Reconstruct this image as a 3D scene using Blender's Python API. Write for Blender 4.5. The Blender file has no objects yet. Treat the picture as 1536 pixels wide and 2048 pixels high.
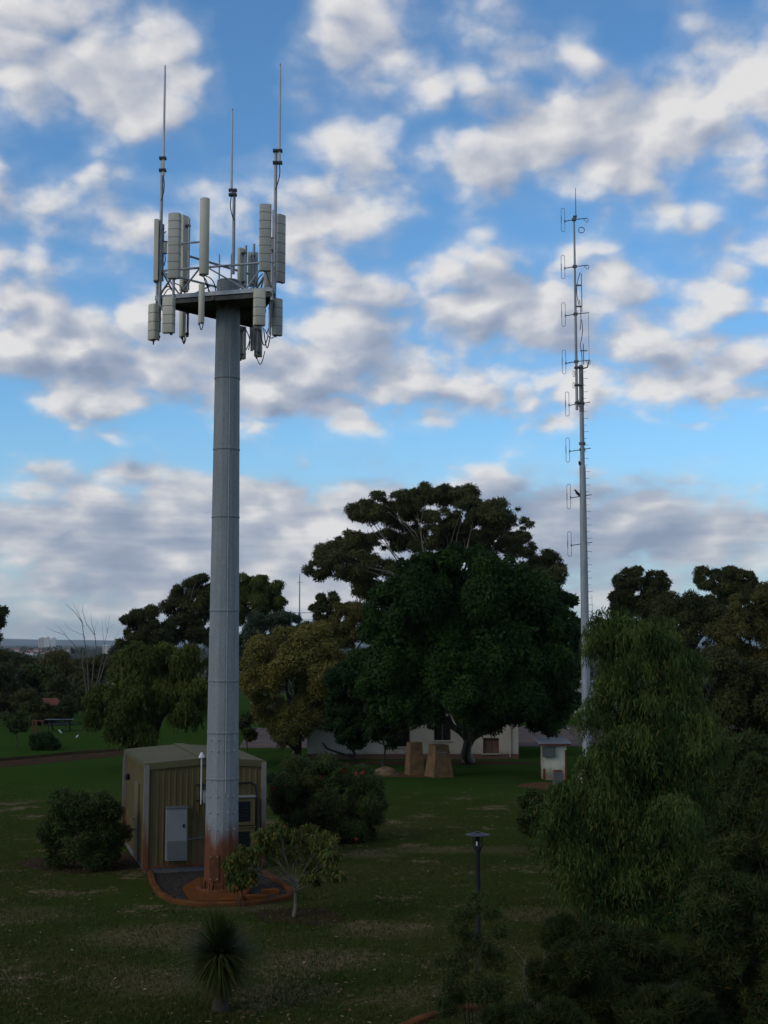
import bpy, math, random
import numpy as np
from mathutils import Vector, Matrix

# ------------------------------------------------------------------ camera
SC = bpy.context.scene
COL = SC.collection
F = 2600.0                       # focal length in photograph pixels (1536 x 2048)
CAMH = 6.0                       # the viewer stands on a raised lookout
PITCH = math.atan(261.0 / F)
cam_d = bpy.data.cameras.new('camera')
cam_d.sensor_fit = 'VERTICAL'
cam_d.sensor_height = 36.0
cam_d.sensor_width = 27.0
cam_d.lens = 36.0 * F / 2048.0
cam_d.clip_start = 0.5
cam_d.clip_end = 60000.0
cam = bpy.data.objects.new('camera', cam_d)
COL.objects.link(cam)
cam.location = (0, 0, CAMH)
cam.rotation_euler = (math.pi / 2 + PITCH, 0, 0)
SC.camera = cam

def ray(u, v):
    a, b = (u - 768.0) / F, (1024.0 - v) / F
    cp, sp = math.cos(PITCH), math.sin(PITCH)
    return Vector((a, cp - b * sp, sp + b * cp))
def at(u, v, Y):                 # the place seen at (u, v) at distance Y
    r = ray(u, v); k = Y / r.y
    return Vector((r.x * k, Y, CAMH + r.z * k))
def gd(u, v, z=0.0):             # the place on the ground seen at (u, v)
    r = ray(u, v); k = (z - CAMH) / r.z
    return Vector((r.x * k, r.y * k, z))

# ------------------------------------------------------------------ exposure
SC.view_settings.view_transform = 'Standard'
SC.view_settings.look = 'None'
SC.view_settings.exposure = EXPOSURE = 0.0
SC.view_settings.gamma = 1.0
SC.view_settings.use_curve_mapping = False
SC.cycles.use_denoising = True
try:
    SC.cycles.denoiser = 'OPENIMAGEDENOISE'
    SC.cycles.denoising_input_passes = 'RGB_ALBEDO_NORMAL'
    SC.cycles.denoising_prefilter = 'ACCURATE'
except Exception:
    pass
SC.cycles.max_bounces = 6
SC.cycles.diffuse_bounces = 3
SC.cycles.glossy_bounces = 2
SC.cycles.transmission_bounces = 4
SC.cycles.transparent_max_bounces = 8
SC.cycles.volume_bounces = 0
SC.cycles.sample_clamp_indirect = 4.0

# ------------------------------------------------------------------ sky
SUN_EL, SUN_AZ = math.radians(30.0), math.radians(-125.0)   # azimuth from +Y, clockwise positive: behind the viewer's left shoulder
world = bpy.data.worlds.new('World')
SC.world = world
world.use_nodes = True

class NT:
    """small helper round a node tree"""
    def __init__(s, tree):
        s.t = tree; s.n = tree.nodes; s.l = tree.links
    def node(s, kind, **kw):
        n = s.n.new(kind)
        for k, v in kw.items():
            setattr(n, k, v)
        return n
    def put(s, sock, val):
        if isinstance(val, bpy.types.NodeSocket):
            s.l.new(val, sock)
        elif val is not None:
            sock.default_value = val
    def math(s, op, a, b=None, c=None, clamp=False):
        n = s.node('ShaderNodeMath', operation=op, use_clamp=clamp)
        for i, v in enumerate((a, b, c)):
            if v is not None: s.put(n.inputs[i], v)
        return n.outputs[0]
    def vmath(s, op, a, b=None, c=None):
        n = s.node('ShaderNodeVectorMath', operation=op)
        for i, v in enumerate((a, b, c)):
            if v is not None: s.put(n.inputs[i], v)
        return n.outputs['Value'] if op in ('DOT_PRODUCT', 'LENGTH', 'DISTANCE') else n.outputs[0]
    def mix(s, f, a, b, blend='MIX'):
        n = s.node('ShaderNodeMix', data_type='RGBA', blend_type=blend)
        s.put(n.inputs['Factor'], f)
        for nm, v in (('A', a), ('B', b)):
            sock = [i for i in n.inputs if i.name == nm and i.type == 'RGBA'][0]
            s.put(sock, v if isinstance(v, bpy.types.NodeSocket) else (*v, 1.0) if len(v) == 3 else v)
        return [o for o in n.outputs if o.type == 'RGBA'][0]
    def ramp(s, f, stops, interp='LINEAR'):
        n = s.node('ShaderNodeValToRGB')
        e = n.color_ramp.elements
        n.color_ramp.interpolation = interp
        while len(e) < len(stops): e.new(0.5)
        for i, (p, c) in enumerate(stops):
            e[i].position = p
            e[i].color = (c, c, c, 1) if isinstance(c, (int, float)) else (*c, 1)
        s.put(n.inputs[0], f)
        return n.outputs[0]
    def noise(s, vec, scale, detail=3.0, rough=0.5, dims='3D', dist=0.0, lac=2.0):
        n = s.node('ShaderNodeTexNoise', noise_dimensions=dims)
        if vec is not None: s.put(n.inputs['Vector'], vec)
        n.inputs['Scale'].default_value = scale
        n.inputs['Detail'].default_value = detail
        n.inputs['Roughness'].default_value = rough
        n.inputs['Distortion'].default_value = dist
        n.inputs['Lacunarity'].default_value = lac
        return n.outputs[0]
    def smooth(s, x, lo, hi):
        n = s.node('ShaderNodeMapRange', interpolation_type='SMOOTHSTEP', clamp=True)
        s.put(n.inputs[0], x)
        n.inputs[1].default_value = lo; n.inputs[2].default_value = hi
        n.inputs[3].default_value = 0.0; n.inputs[4].default_value = 1.0
        return n.outputs[0]

# where the cloud banks and the blue gaps stand: photograph pixel -> direction (azimuth, elevation), half-widths, amount
CLOUDS = [
    (215, 165, 145, 85, .62), (70, 15, 120, 42, .28), (255, 300, 105, 48, .34), (300, 390, 70, 30, .22),
    (740, 95, 105, 90, .45), (655, 230, 85, 50, .38), (780, 310, 80, 45, .30), (700, 395, 58, 38, .46),
    (1040, 285, 78, 62, .55), (1265, 225, 155, 85, .70), (1455, 55, 105, 85, .52), (1088, 68, 48, 42, .34),
    (945, 400, 90, 48, .42), (1245, 440, 85, 48, .44), (1500, 400, 70, 55, .36), (1490, 505, 70, 38, .5),
    (600, 460, 55, 32, .36), (75, 430, 80, 40, .34), (60, 590, 110, 40, .34), (250, 490, 95, 36, .3),
    (1060, 555, 140, 48, .38), (860, 548, 70, 22, .42), (1330, 560, 130, 40, .30),
    (180, 700, 300, 75, .55), (470, 805, 250, 62, .62), (860, 690, 300, 110, .45), (1390, 745, 210, 60, .50), (1010, 868, 190, 26, .42), (330, 610, 160, 45, .3), (1160, 640, 200, 50, .3),
    (250, 1050, 420, 80, .75), (640, 1080, 260, 70, .6), (1290, 1065, 330, 62, .62), (960, 965, 260, 20, .45), (700, 1210, 1100, 42, .30),
    (490, 120, 85, 75, -.55), (950, 150, 105, 100, -.36), (1225, 95, 75, 50, -.40), (130, 305, 120, 32, -.30), (1490, 325, 90, 55, -.36),
    (590, 330, 60, 40, -.32), (180, 560, 80, 35, -.2), (900, 470, 100, 40, -.2), (760, 915, 1200, 30, -.75), (60, 860, 160, 40, -.4), (1370, 850, 130, 30, -.2), (560, 1165, 900, 14, -.35),
]
def sky_az_el(u, v):
    r = ray(u, v).normalized()
    return math.atan2(r.x, r.y), math.asin(r.z)

w = NT(world.node_tree)
w.n.clear()
sky = w.node('ShaderNodeTexSky', sky_type='NISHITA')
sky.sun_disc = False
sky.sun_elevation = SUN_EL
sky.sun_rotation = SUN_AZ
sky.altitude = 60.0
sky.air_density = 1.0
sky.dust_density = 0.2
sky.ozone_density = 2.2
tc = w.node('ShaderNodeTexCoord')
sep = w.node('ShaderNodeSeparateXYZ'); w.l.new(tc.outputs['Generated'], sep.inputs[0])
dx, dy, dz = sep.outputs
azn = w.math('ARCTAN2', dx, dy)
eln = w.math('ARCSINE', dz)
cmb = w.node('ShaderNodeCombineXYZ'); w.l.new(azn, cmb.inputs[0]); w.l.new(eln, cmb.inputs[1])
zc = w.math('MAXIMUM', dz, 0.0)
def plane(shift, sx=0.0):
    k = w.math('DIVIDE', 1.0, w.math('ADD', zc, 0.45 + shift))
    c = w.node('ShaderNodeCombineXYZ')
    w.put(c.inputs[0], w.math('MULTIPLY', w.math('ADD', dx, sx) if sx else dx, k)); w.put(c.inputs[1], w.math('MULTIPLY', dy, k))
    return c.outputs[0]
P0, P1 = plane(0.0), plane(0.016, -0.014)
# ragged edges: push the banks about with noise
wob = w.node('ShaderNodeTexNoise', noise_dimensions='2D')
w.l.new(P0, wob.inputs['Vector'])
wob.inputs['Scale'].default_value = 8.0; wob.inputs['Detail'].default_value = 3.0; wob.inputs['Roughness'].default_value = 0.55
q = w.vmath('MULTIPLY_ADD', wob.outputs['Color'], (0.075, 0.045, 0.0), cmb.outputs[0])
q = w.vmath('ADD', q, (-0.0375, -0.0225, 0.0))
# coverage = a table of rows (elevation) and columns (azimuth) drawn up from the list above, read through colour ramps
NCOL, NROW = 30, 18
AZ_LO, AZ_HI = -0.34, 0.34
rows = [sky_az_el(768, 1300 - 80 * i)[1] for i in range(NROW)]
EL_LO, EL_HI = rows[0] - 0.04, rows[-1] + 0.06
COV_BASE = 0.16
def cover(a, e):
    t = 0.0
    for (u, v, su, sv, amt) in CLOUDS:
        ca, ce = sky_az_el(u, v)
        t += amt * math.exp(-0.7 * (((a - ca) * F / su) ** 2 + ((e - ce) * F / sv) ** 2))
    return min(t, 0.75)
az01 = w.node('ShaderNodeMapRange'); el01 = w.node('ShaderNodeMapRange')
qs = w.node('ShaderNodeSeparateXYZ'); w.l.new(q, qs.inputs[0])
for n, o, lo, hi in ((az01, qs.outputs[0], AZ_LO, AZ_HI), (el01, qs.outputs[1], EL_LO, EL_HI)):
    w.l.new(o, n.inputs[0]); n.inputs[1].default_value = lo; n.inputs[2].default_value = hi
cov = None
cols = [AZ_LO + 0.02 + (AZ_HI - AZ_LO - 0.04) * j / (NCOL - 1) for j in range(NCOL)]
for k in range(0, NROW, 3):
    stops = []
    for j, a in enumerate(cols):
        edge = j in (0, NCOL - 1)
        stops.append(((a - AZ_LO) / (AZ_HI - AZ_LO), tuple((1.0 + (COV_BASE if edge else cover(a, rows[k + i]))) / 2 for i in range(3))))
    ra = w.ramp(az01.outputs[0], stops, 'LINEAR')
    st2 = []
    for i in range(-1, 4):
        if 0 <= k + i < NROW:
            st2.append(((rows[k + i] - EL_LO) / (EL_HI - EL_LO), tuple(1.0 if c == i else 0.0 for c in range(3))))
    re_ = w.ramp(el01.outputs[0], st2, 'LINEAR')
    d = w.vmath('DOT_PRODUCT', ra, re_)
    cov = w.math('ADD', cov, d) if cov is not None else d
cov = w.math('MULTIPLY_ADD', cov, 2.0, -1.0)
def dens(P):
    f = w.noise(P, 6.8, 7.0, 0.54, '2D', 0.0)
    P2 = w.vmath('MULTIPLY_ADD', wob.outputs['Color'], (0.07, 0.07, 0.0), P)
    v = w.node('ShaderNodeTexVoronoi', voronoi_dimensions='2D', feature='F1')
    w.l.new(P2, v.inputs['Vector'])
    v.inputs['Scale'].default_value = 12.0
    v.inputs['Detail'].default_value = 1.0
    v.inputs['Roughness'].default_value = 0.45
    return w.math('MULTIPLY_ADD', v.outputs['Distance'], -0.48, w.math('ADD', f, 0.215))
n0, n1 = dens(P0), dens(P1)
namp = w.math('MULTIPLY_ADD', w.smooth(dz, 0.06, 0.20), 0.90, 0.90)          # calmer, more level banks low down
D = w.math('ADD', w.math('MULTIPLY_ADD', w.math('ADD', n0, -0.50), namp, 0.06), w.math('MULTIPLY', cov, 1.10))
alpha = w.math('ADD', w.math('MULTIPLY', w.smooth(D, -0.08, 0.48), 0.70), w.math('MULTIPLY', w.smooth(D, -0.45, 0.32), 0.28))
lift = w.math('SUBTRACT', n0, n1)                                  # thinner just above: a lit top
thick = w.smooth(D, 0.15, 0.95)
level = w.math('MULTIPLY_ADD', w.smooth(dz, 0.10, 0.32), 0.17, 0.58)          # low down one looks at the grey bases, higher up at lit flanks
lightf = w.math('ADD', w.math('MULTIPLY_ADD', w.math('MULTIPLY', lift, namp), 1.0, level), w.math('MULTIPLY', thick, -0.20), clamp=True)
strat = w.noise(w.vmath('MULTIPLY', cmb.outputs[0], (4.0, 30.0, 0.0)), 1.0, 4.0, 0.55, '2D')   # level streaks in the low bank
low = w.math('SUBTRACT', 1.0, w.smooth(dz, 0.095, 0.15))
lightf = w.math('ADD', lightf, w.math('MULTIPLY', w.math('MULTIPLY_ADD', strat, 1.7, -0.80), low), clamp=True)
ccol = w.ramp(lightf, [(0.0, (0.26, 0.315, 0.43)), (0.35, (0.37, 0.415, 0.52)), (0.62, (0.52, 0.54, 0.60)), (1.0, (0.80, 0.785, 0.775))])
CLOUD_GAIN = 1.0
ccol = w.vmath('SCALE', ccol); ccol.node.inputs['Scale'].default_value = CLOUD_GAIN / 0.1
skyc = w.vmath('MULTIPLY', sky.outputs[0], (0.84, 1.30, 1.56))
veil = w.math('SUBTRACT', 1.0, w.smooth(dz, -0.03, 0.20))                                  # grey-blue air low over the plain
skyc = w.mix(w.math('MULTIPLY', veil, 0.80), skyc, (4.3, 5.1, 5.9))
final = w.mix(w.math('MULTIPLY', alpha, 0.97), skyc, ccol)
bg = w.node('ShaderNodeBackground'); w.l.new(final, bg.inputs[0]); bg.inputs[1].default_value = 0.10
wo = w.node('ShaderNodeOutputWorld'); w.l.new(bg.outputs[0], wo.inputs[0])
world.cycles.sampling_method = 'MANUAL'
world.cycles.sample_map_resolution = 512

# ------------------------------------------------------------------ sun, veiled by cloud
sun_d = bpy.data.lights.new('sun', 'SUN')
sun_d.energy = 0.9
sun_d.angle = math.radians(25.0)
sun_d.color = (1.0, 0.87, 0.68)
sun = bpy.data.objects.new('sun', sun_d)
COL.objects.link(sun)
sdir = Vector((math.sin(SUN_AZ) * math.cos(SUN_EL), math.cos(SUN_AZ) * math.cos(SUN_EL), math.sin(SUN_EL)))
sun.rotation_euler = sdir.to_track_quat('Z', 'Y').to_euler()
sun.location = (-60, -40, 60)

# ------------------------------------------------------------------ materials
MATS = {}
def mat(name, col, rough=0.7, metal=0.0, var=0.25, scale=4.0, col2=None, bump=0.0, bscale=30.0, stretch=(1, 1, 1), spec=0.3, stain=None, grain=0.12, gscale=60.0):
    """principled surface with mottling between two colours, fine grain, relief and, if asked, rust rising from the foot"""
    m = bpy.data.materials.new(name); m.use_nodes = True
    t = NT(m.node_tree); t.n.clear()
    out = t.node('ShaderNodeOutputMaterial'); b = t.node('ShaderNodeBsdfPrincipled')
    t.l.new(b.outputs[0], out.inputs[0])
    pos = t.node('ShaderNodeNewGeometry').outputs['Position']
    pv = t.vmath('MULTIPLY', pos, stretch)
    n1 = t.noise(pv, scale, 5.0, 0.6)
    c2 = col2 or tuple(c * (1 - var) for c in col)
    c = t.mix(t.smooth(n1, 0.32, 0.68), col, c2)
    g = t.noise(pv, gscale, 2.0, 0.6)
    c = t.mix(grain, c, t.ramp(g, [(0.3, 0.0), (0.7, 0.9)]), 'OVERLAY')
    if stain:
        (z0, z1, sc, strength) = stain
        sp = t.node('ShaderNodeSeparateXYZ'); t.l.new(pos, sp.inputs[0])
        streak = t.noise(t.vmath('MULTIPLY', pos, (sc, sc, sc * 0.18)), 1.0, 4.0, 0.6)
        zz = t.math('ADD', sp.outputs[2], t.math('MULTIPLY_ADD', streak, -2.2 * (z1 - z0), 1.1 * (z1 - z0)))
        f = t.math('SUBTRACT', 1.0, t.smooth(zz, z0, z1))
        rust = t.mix(t.noise(pv, 5.0, 4.0, 0.6), (0.17, 0.048, 0.010), (0.062, 0.020, 0.007))
        c = t.mix(t.math('MULTIPLY', f, strength), c, rust)
    t.l.new(c, b.inputs['Base Color'])
    b.inputs['Roughness'].default_value = rough
    b.inputs['Metallic'].default_value = metal
    b.inputs['Specular IOR Level'].default_value = spec
    if bump:
        bp = t.node('ShaderNodeBump'); bp.inputs['Strength'].default_value = bump; bp.inputs['Distance'].default_value = 0.02
        t.l.new(t.noise(pos, bscale, 4.0, 0.6), bp.inputs['Height']); t.l.new(bp.outputs[0], b.inputs['Normal'])
    MATS[name] = m
    return m

def leaf_mat(name, col, col2, dry=None, trans=0.25, scale=0.6):
    """leaves: colour differs leaf by leaf and from bough to bough"""
    m = bpy.data.materials.new(name); m.use_nodes = True
    t = NT(m.node_tree); t.n.clear()
    out = t.node('ShaderNodeOutputMaterial')
    geo = t.node('ShaderNodeNewGeometry')
    rnd = geo.outputs['Random Per Island']
    n1 = t.noise(geo.outputs['Position'], scale, 3.0, 0.6)
    f = t.math('ADD', t.math('MULTIPLY_ADD', rnd, 0.6, -0.3), t.smooth(n1, 0.36, 0.64), clamp=True)
    c = t.mix(f, col, col2)
    if dry:
        c = t.mix(t.smooth(rnd, 0.93, 0.96), c, dry)
    d = t.node('ShaderNodeBsdfPrincipled')
    t.l.new(c, d.inputs['Base Color']); d.inputs['Roughness'].default_value = 0.6; d.inputs['Specular IOR Level'].default_value = 0.08
    tr = t.node('ShaderNodeBsdfTranslucent'); t.l.new(c, tr.inputs[0])
    mx = t.node('ShaderNodeMixShader'); mx.inputs[0].default_value = trans
    t.l.new(d.outputs[0], mx.inputs[1]); t.l.new(tr.outputs[0], mx.inputs[2]); t.l.new(mx.outputs[0], out.inputs[0])
    MATS[name] = m
    return m

mat('galv', (0.36, 0.38, 0.40), 0.55, 0.2, col2=(0.29, 0.31, 0.33), scale=2.2, stretch=(5, 5, 0.5), grain=0.22, gscale=26, bump=0.06, bscale=40)
mat('galv_shaft', (0.225, 0.245, 0.25), 0.65, 0.05, col2=(0.19, 0.207, 0.212), scale=1.6, stretch=(5, 5, 0.55), grain=0.26, gscale=24, bump=0.06, bscale=40, stain=(1.15, 1.85, 4.0, 0.98))
mat('mast_steel', (0.31, 0.33, 0.345), 0.6, 0.2, col2=(0.235, 0.25, 0.265), scale=1.4, stretch=(6, 6, 0.8), grain=0.2, gscale=25)
mat('mast_dark', (0.15, 0.155, 0.165), 0.6, 0.2, col2=(0.10, 0.103, 0.11), scale=3.0)
mat('pipe', (0.27, 0.285, 0.31), 0.5, 0.4, col2=(0.2, 0.21, 0.23), scale=5)
mat('whip', (0.50, 0.52, 0.53), 0.5, 0.0, var=0.12)
mat('joint_dark', (0.17, 0.185, 0.19), 0.7)
mat('joint', (0.12, 0.12, 0.11), 0.7)
mat('radome', (0.53, 0.495, 0.39), 0.6, 0.0, col2=(0.47, 0.44, 0.35), scale=1.5, grain=0.06, stretch=(2, 2, 0.6))
mat('radome_grey', (0.415, 0.40, 0.345), 0.6, 0.0, col2=(0.36, 0.35, 0.30), scale=1.5, grain=0.06)
mat('clamp', (0.05, 0.052, 0.055), 0.5, 0.5)
mat('cable', (0.018, 0.018, 0.02), 0.5)
mat('plate', (0.085, 0.085, 0.075), 0.7, 0.1, col2=(0.05, 0.05, 0.045), scale=3)
mat('rusty', (0.17, 0.055, 0.018), 0.9, col2=(0.075, 0.03, 0.014), scale=6, bump=0.4, bscale=40)
mat('concrete_rust', (0.145, 0.050, 0.015), 0.95, spec=0.0, col2=(0.095, 0.038, 0.016), scale=3.5, bump=0.4, bscale=35)
mat('kerb', (0.135, 0.052, 0.019), 0.95, spec=0.0, col2=(0.075, 0.036, 0.018), scale=2.5, bump=0.4, bscale=35)
mat('shed_wall', (0.118, 0.090, 0.034), 0.7, col2=(0.092, 0.070, 0.027), scale=0.8, grain=0.08, stain=(0.0, 0.55, 5.0, 0.35))
mat('shed_trim', (0.20, 0.18, 0.155), 0.55, col2=(0.165, 0.15, 0.125), scale=1.5, grain=0.08, stain=(0.7, 1.7, 4.0, 0.95))
mat('shed_roof', (0.100, 0.091, 0.044), 0.8, col2=(0.086, 0.078, 0.038), scale=0.9, grain=0.08, spec=0.1)
mat('white_paint', (0.62, 0.63, 0.62), 0.5, var=0.1)
mat('cabinet_pale', (0.19, 0.20, 0.205), 0.5, var=0.1, scale=2)
mat('cabinet_grey', (0.105, 0.115, 0.11), 0.5, var=0.15, scale=2)
mat('dark_glass', (0.012, 0.014, 0.018), 0.15, spec=0.5)
mat('black_metal', (0.017, 0.018, 0.022), 0.45, 0.3)
mat('lamp_metal', (0.026, 0.029, 0.036), 0.5, 0.2)
mat('plaster', (0.42, 0.39, 0.32), 0.9, col2=(0.34, 0.315, 0.26), scale=0.9, bump=0.2, bscale=25, stain=(0.02, 0.45, 3.0, 0.5))
mat('kiosk_plaster', (0.55, 0.53, 0.41), 0.9, col2=(0.47, 0.45, 0.345), scale=1.5, bump=0.2, bscale=25, stain=(0.12, 0.62, 4.0, 0.75))
mat('brick_brown', (0.14, 0.075, 0.05), 0.9, col2=(0.09, 0.055, 0.04), scale=3)
mat('roof_tile', (0.14, 0.072, 0.052), 0.85, col2=(0.085, 0.052, 0.042), scale=2.0, bump=0.3)
mat('roof_red', (0.17, 0.045, 0.028), 0.8, col2=(0.12, 0.035, 0.022), scale=1.0)
mat('stone_tan', (0.165, 0.098, 0.045), 0.95, col2=(0.10, 0.062, 0.03), scale=3.2, bump=0.6, bscale=14)
mat('rock', (0.17, 0.11, 0.06), 0.95, col2=(0.10, 0.07, 0.04), scale=4, bump=0.6, bscale=14)
mat('zinc', (0.62, 0.64, 0.64), 0.45, 0.2, var=0.15, scale=3)
mat('red_trim', (0.17, 0.035, 0.022), 0.7, var=0.3)
mat('timber_orange', (0.10, 0.04, 0.02), 0.8, var=0.3)
mat('bark_pale', (0.27, 0.235, 0.195), 0.9, col2=(0.16, 0.14, 0.115), scale=1.6, bump=0.3, bscale=20, stretch=(2, 2, 0.7))
mat('bark_tan', (0.14, 0.12, 0.095), 0.9, col2=(0.085, 0.073, 0.058), scale=5, bump=0.4, bscale=30)
mat('bark_grey', (0.15, 0.135, 0.115), 0.95, col2=(0.085, 0.075, 0.062), scale=3, bump=0.6, bscale=18, stretch=(2, 2, 0.6))
mat('bark_dark', (0.06, 0.048, 0.038), 0.95, col2=(0.035, 0.03, 0.025), scale=4, bump=0.6, bscale=18)
mat('dead_wood', (0.12, 0.105, 0.09), 0.9, col2=(0.075, 0.065, 0.057), scale=3)
mat('asphalt_pink', (0.135, 0.105, 0.095), 0.95, col2=(0.10, 0.082, 0.077), scale=0.5, bump=0.3, bscale=30, spec=0.0)
mat('dirt_path', (0.060, 0.036, 0.022), 0.95, col2=(0.038, 0.026, 0.018), scale=1.2, bump=0.4, bscale=20, spec=0.0)
mat('mulch', (0.06, 0.036, 0.024), 0.95, col2=(0.034, 0.022, 0.016), scale=4, bump=0.8, bscale=30, spec=0.0)
mat('soil_red', (0.125, 0.066, 0.036), 0.95, col2=(0.08, 0.05, 0.03), scale=2, bump=0.6, bscale=25, spec=0.0)
mat('gravel', (0.058, 0.050, 0.042), 0.95, col2=(0.030, 0.027, 0.024), scale=12, bump=0.8, bscale=40, spec=0.0)
mat('paving_grey', (0.14, 0.14, 0.14), 0.9, var=0.3, scale=4, bump=0.4, spec=0.0)
mat('bird_dark', (0.02, 0.02, 0.022), 0.7)
mat('bird_white', (0.6, 0.6, 0.58), 0.7, var=0.2)
mat('flower_red', (0.30, 0.03, 0.02), 0.7, var=0.3)
mat('tower_white', (0.62, 0.60, 0.56), 0.8, var=0.06)
mat('far_wall', (0.50, 0.46, 0.40), 0.9, var=0.2)
mat('far_roof', (0.24, 0.11, 0.08), 0.9, var=0.3)
mat('far_window', (0.05, 0.055, 0.065), 0.3)
mat('hill', (0.06, 0.075, 0.06), 1.0, col2=(0.04, 0.05, 0.042), scale=0.004, grain=0.0)

leaf_mat('fig', (0.010, 0.027, 0.005), (0.030, 0.062, 0.012), trans=0.15)
leaf_mat('fig_deep', (0.011, 0.027, 0.007), (0.022, 0.046, 0.011), trans=0.15)
leaf_mat('gum', (0.036, 0.046, 0.015), (0.076, 0.082, 0.027), (0.09, 0.07, 0.03), trans=0.15)
leaf_mat('gum_dark', (0.026, 0.036, 0.011), (0.058, 0.066, 0.020), (0.075, 0.05, 0.024), trans=0.15)
leaf_mat('olive', (0.110, 0.100, 0.024), (0.190, 0.165, 0.042), trans=0.15, scale=0.9)
leaf_mat('pepper', (0.042, 0.060, 0.012), (0.080, 0.098, 0.020), trans=0.2)
leaf_mat('weep', (0.022, 0.044, 0.010), (0.082, 0.118, 0.028), (0.12, 0.09, 0.025), trans=0.2, scale=1.2)
leaf_mat('bluegrey', (0.038, 0.056, 0.032), (0.066, 0.084, 0.048), trans=0.15)
leaf_mat('brownish', (0.052, 0.054, 0.015), (0.090, 0.082, 0.023), (0.12, 0.06, 0.025), trans=0.15)
leaf_mat('shrub', (0.026, 0.044, 0.012), (0.052, 0.076, 0.019), (0.09, 0.05, 0.018), trans=0.15, scale=1.5)
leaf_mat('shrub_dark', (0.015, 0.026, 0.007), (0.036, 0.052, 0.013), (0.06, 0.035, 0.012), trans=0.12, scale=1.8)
leaf_mat('shrub_olive', (0.024, 0.040, 0.011), (0.052, 0.072, 0.018), (0.10, 0.06, 0.02), trans=0.15, scale=1.5)
leaf_mat('light_leaf', (0.048, 0.068, 0.014), (0.100, 0.115, 0.026), (0.17, 0.07, 0.02), trans=0.25, scale=2.0)
leaf_mat('spike', (0.022, 0.036, 0.008), (0.044, 0.058, 0.013), trans=0.15, scale=2.0)
leaf_mat('spike_dry', (0.060, 0.048, 0.018), (0.040, 0.034, 0.013), trans=0.1, scale=2.0)
leaf_mat('blade', (0.030, 0.046, 0.010), (0.058, 0.060, 0.016), (0.12, 0.09, 0.04), trans=0.2, scale=0.35)
leaf_mat('litter', (0.18, 0.125, 0.07), (0.09, 0.06, 0.03), (0.30, 0.25, 0.16), trans=0.1, scale=3)
leaf_mat('far_leaf', (0.030, 0.040, 0.018), (0.058, 0.064, 0.026), trans=0.1, scale=0.02)

# ------------------------------------------------------------------ mesh helpers
class MB:
    def __init__(s): s.v = []; s.f = []
    def add(s, verts, faces):
        k = len(s.v)
        s.v += [tuple(p) for p in verts]
        s.f += [tuple(i + k for i in f) for f in faces]
        return s
    def box(s, c, size, rz=0.0, taper=1.0):
        cx, cy, cz = c; hx, hy, hz = (d / 2 for d in size)
        ca, sa = math.cos(rz), math.sin(rz)
        vs = []
        for z, k in ((-hz, 1.0), (hz, taper)):
            for x, y in ((-hx, -hy), (hx, -hy), (hx, hy), (-hx, hy)):
                x *= k; y *= k
                vs.append((cx + x * ca - y * sa, cy + x * sa + y * ca, cz + z))
        return s.add(vs, [(3, 2, 1, 0), (4, 5, 6, 7), (0, 1, 5, 4), (1, 2, 6, 5), (2, 3, 7, 6), (3, 0, 4, 7)])
    def tube(s, pts, rad, n=7, cap=True):
        pts = [Vector(p) for p in pts]
        if not hasattr(rad, '__len__'): rad = [rad] * len(pts)
        k = len(s.v); m = len(pts); prev = None
        for i, p in enumerate(pts):
            d = (pts[min(i + 1, m - 1)] - pts[max(i - 1, 0)])
            d = d.normalized() if d.length > 1e-9 else Vector((0, 0, 1))
            if prev is None:
                ref = Vector((1, 0, 0)) if abs(d.x) < 0.9 else Vector((0, 1, 0))
                a = (ref - d * ref.dot(d)).normalized()
            else:
                a = prev - d * prev.dot(d)
                a = a.normalized() if a.length > 1e-6 else Vector((1, 0, 0))
            prev = a
            b = d.cross(a)
            for j in range(n):
                t = 2 * math.pi * j / n
                q = p + (a * math.cos(t) + b * math.sin(t)) * rad[i]
                s.v.append((q.x, q.y, q.z))
        for i in range(m - 1):
            for j in range(n):
                s.f.append((k + i * n + j, k + i * n + (j + 1) % n, k + (i + 1) * n + (j + 1) % n, k + (i + 1) * n + j))
        if cap:
            s.f.append(tuple(k + j for j in reversed(range(n))))
            s.f.append(tuple(k + (m - 1) * n + j for j in range(n)))
        return s
    def lathe(s, c, prof, n=16, phase=0.0):
        """prof: (radius, z) pairs from the bottom up, turned round the vertical through c"""
        k = len(s.v)
        for r, z in prof:
            for j in range(n):
                t = 2 * math.pi * j / n + phase
                s.v.append((c[0] + r * math.cos(t), c[1] + r * math.sin(t), c[2] + z))
        for i in range(len(prof) - 1):
            for j in range(n):
                s.f.append((k + i * n + j, k + i * n + (j + 1) % n, k + (i + 1) * n + (j + 1) % n, k + (i + 1) * n + j))
        s.f.append(tuple(k + j for j in reversed(range(n))))
        s.f.append(tuple(k + (len(prof) - 1) * n + j for j in range(n)))
        return s
    def prism(s, poly, z0, z1):
        n = len(poly); k = len(s.v)
        for z in (z0, z1):
            s.v += [(p[0], p[1], z) for p in poly]
        s.f.append(tuple(k + i for i in reversed(range(n)))); s.f.append(tuple(k + n + i for i in range(n)))
        for i in range(n):
            s.f.append((k + i, k + (i + 1) % n, k + n + (i + 1) % n, k + n + i))
        return s
    def mesh(s, name, m, origin=(0, 0, 0), smooth=None):
        me = bpy.data.meshes.new(name)
        o = origin
        me.from_pydata([(x - o[0], y - o[1], z - o[2]) for x, y, z in s.v], [], s.f)
        me.materials.append(MATS[m])
        if smooth is not None:
            for p in me.polygons: p.use_smooth = True
            me.set_sharp_from_angle(angle=math.radians(smooth))
        me.update()
        return me

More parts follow.
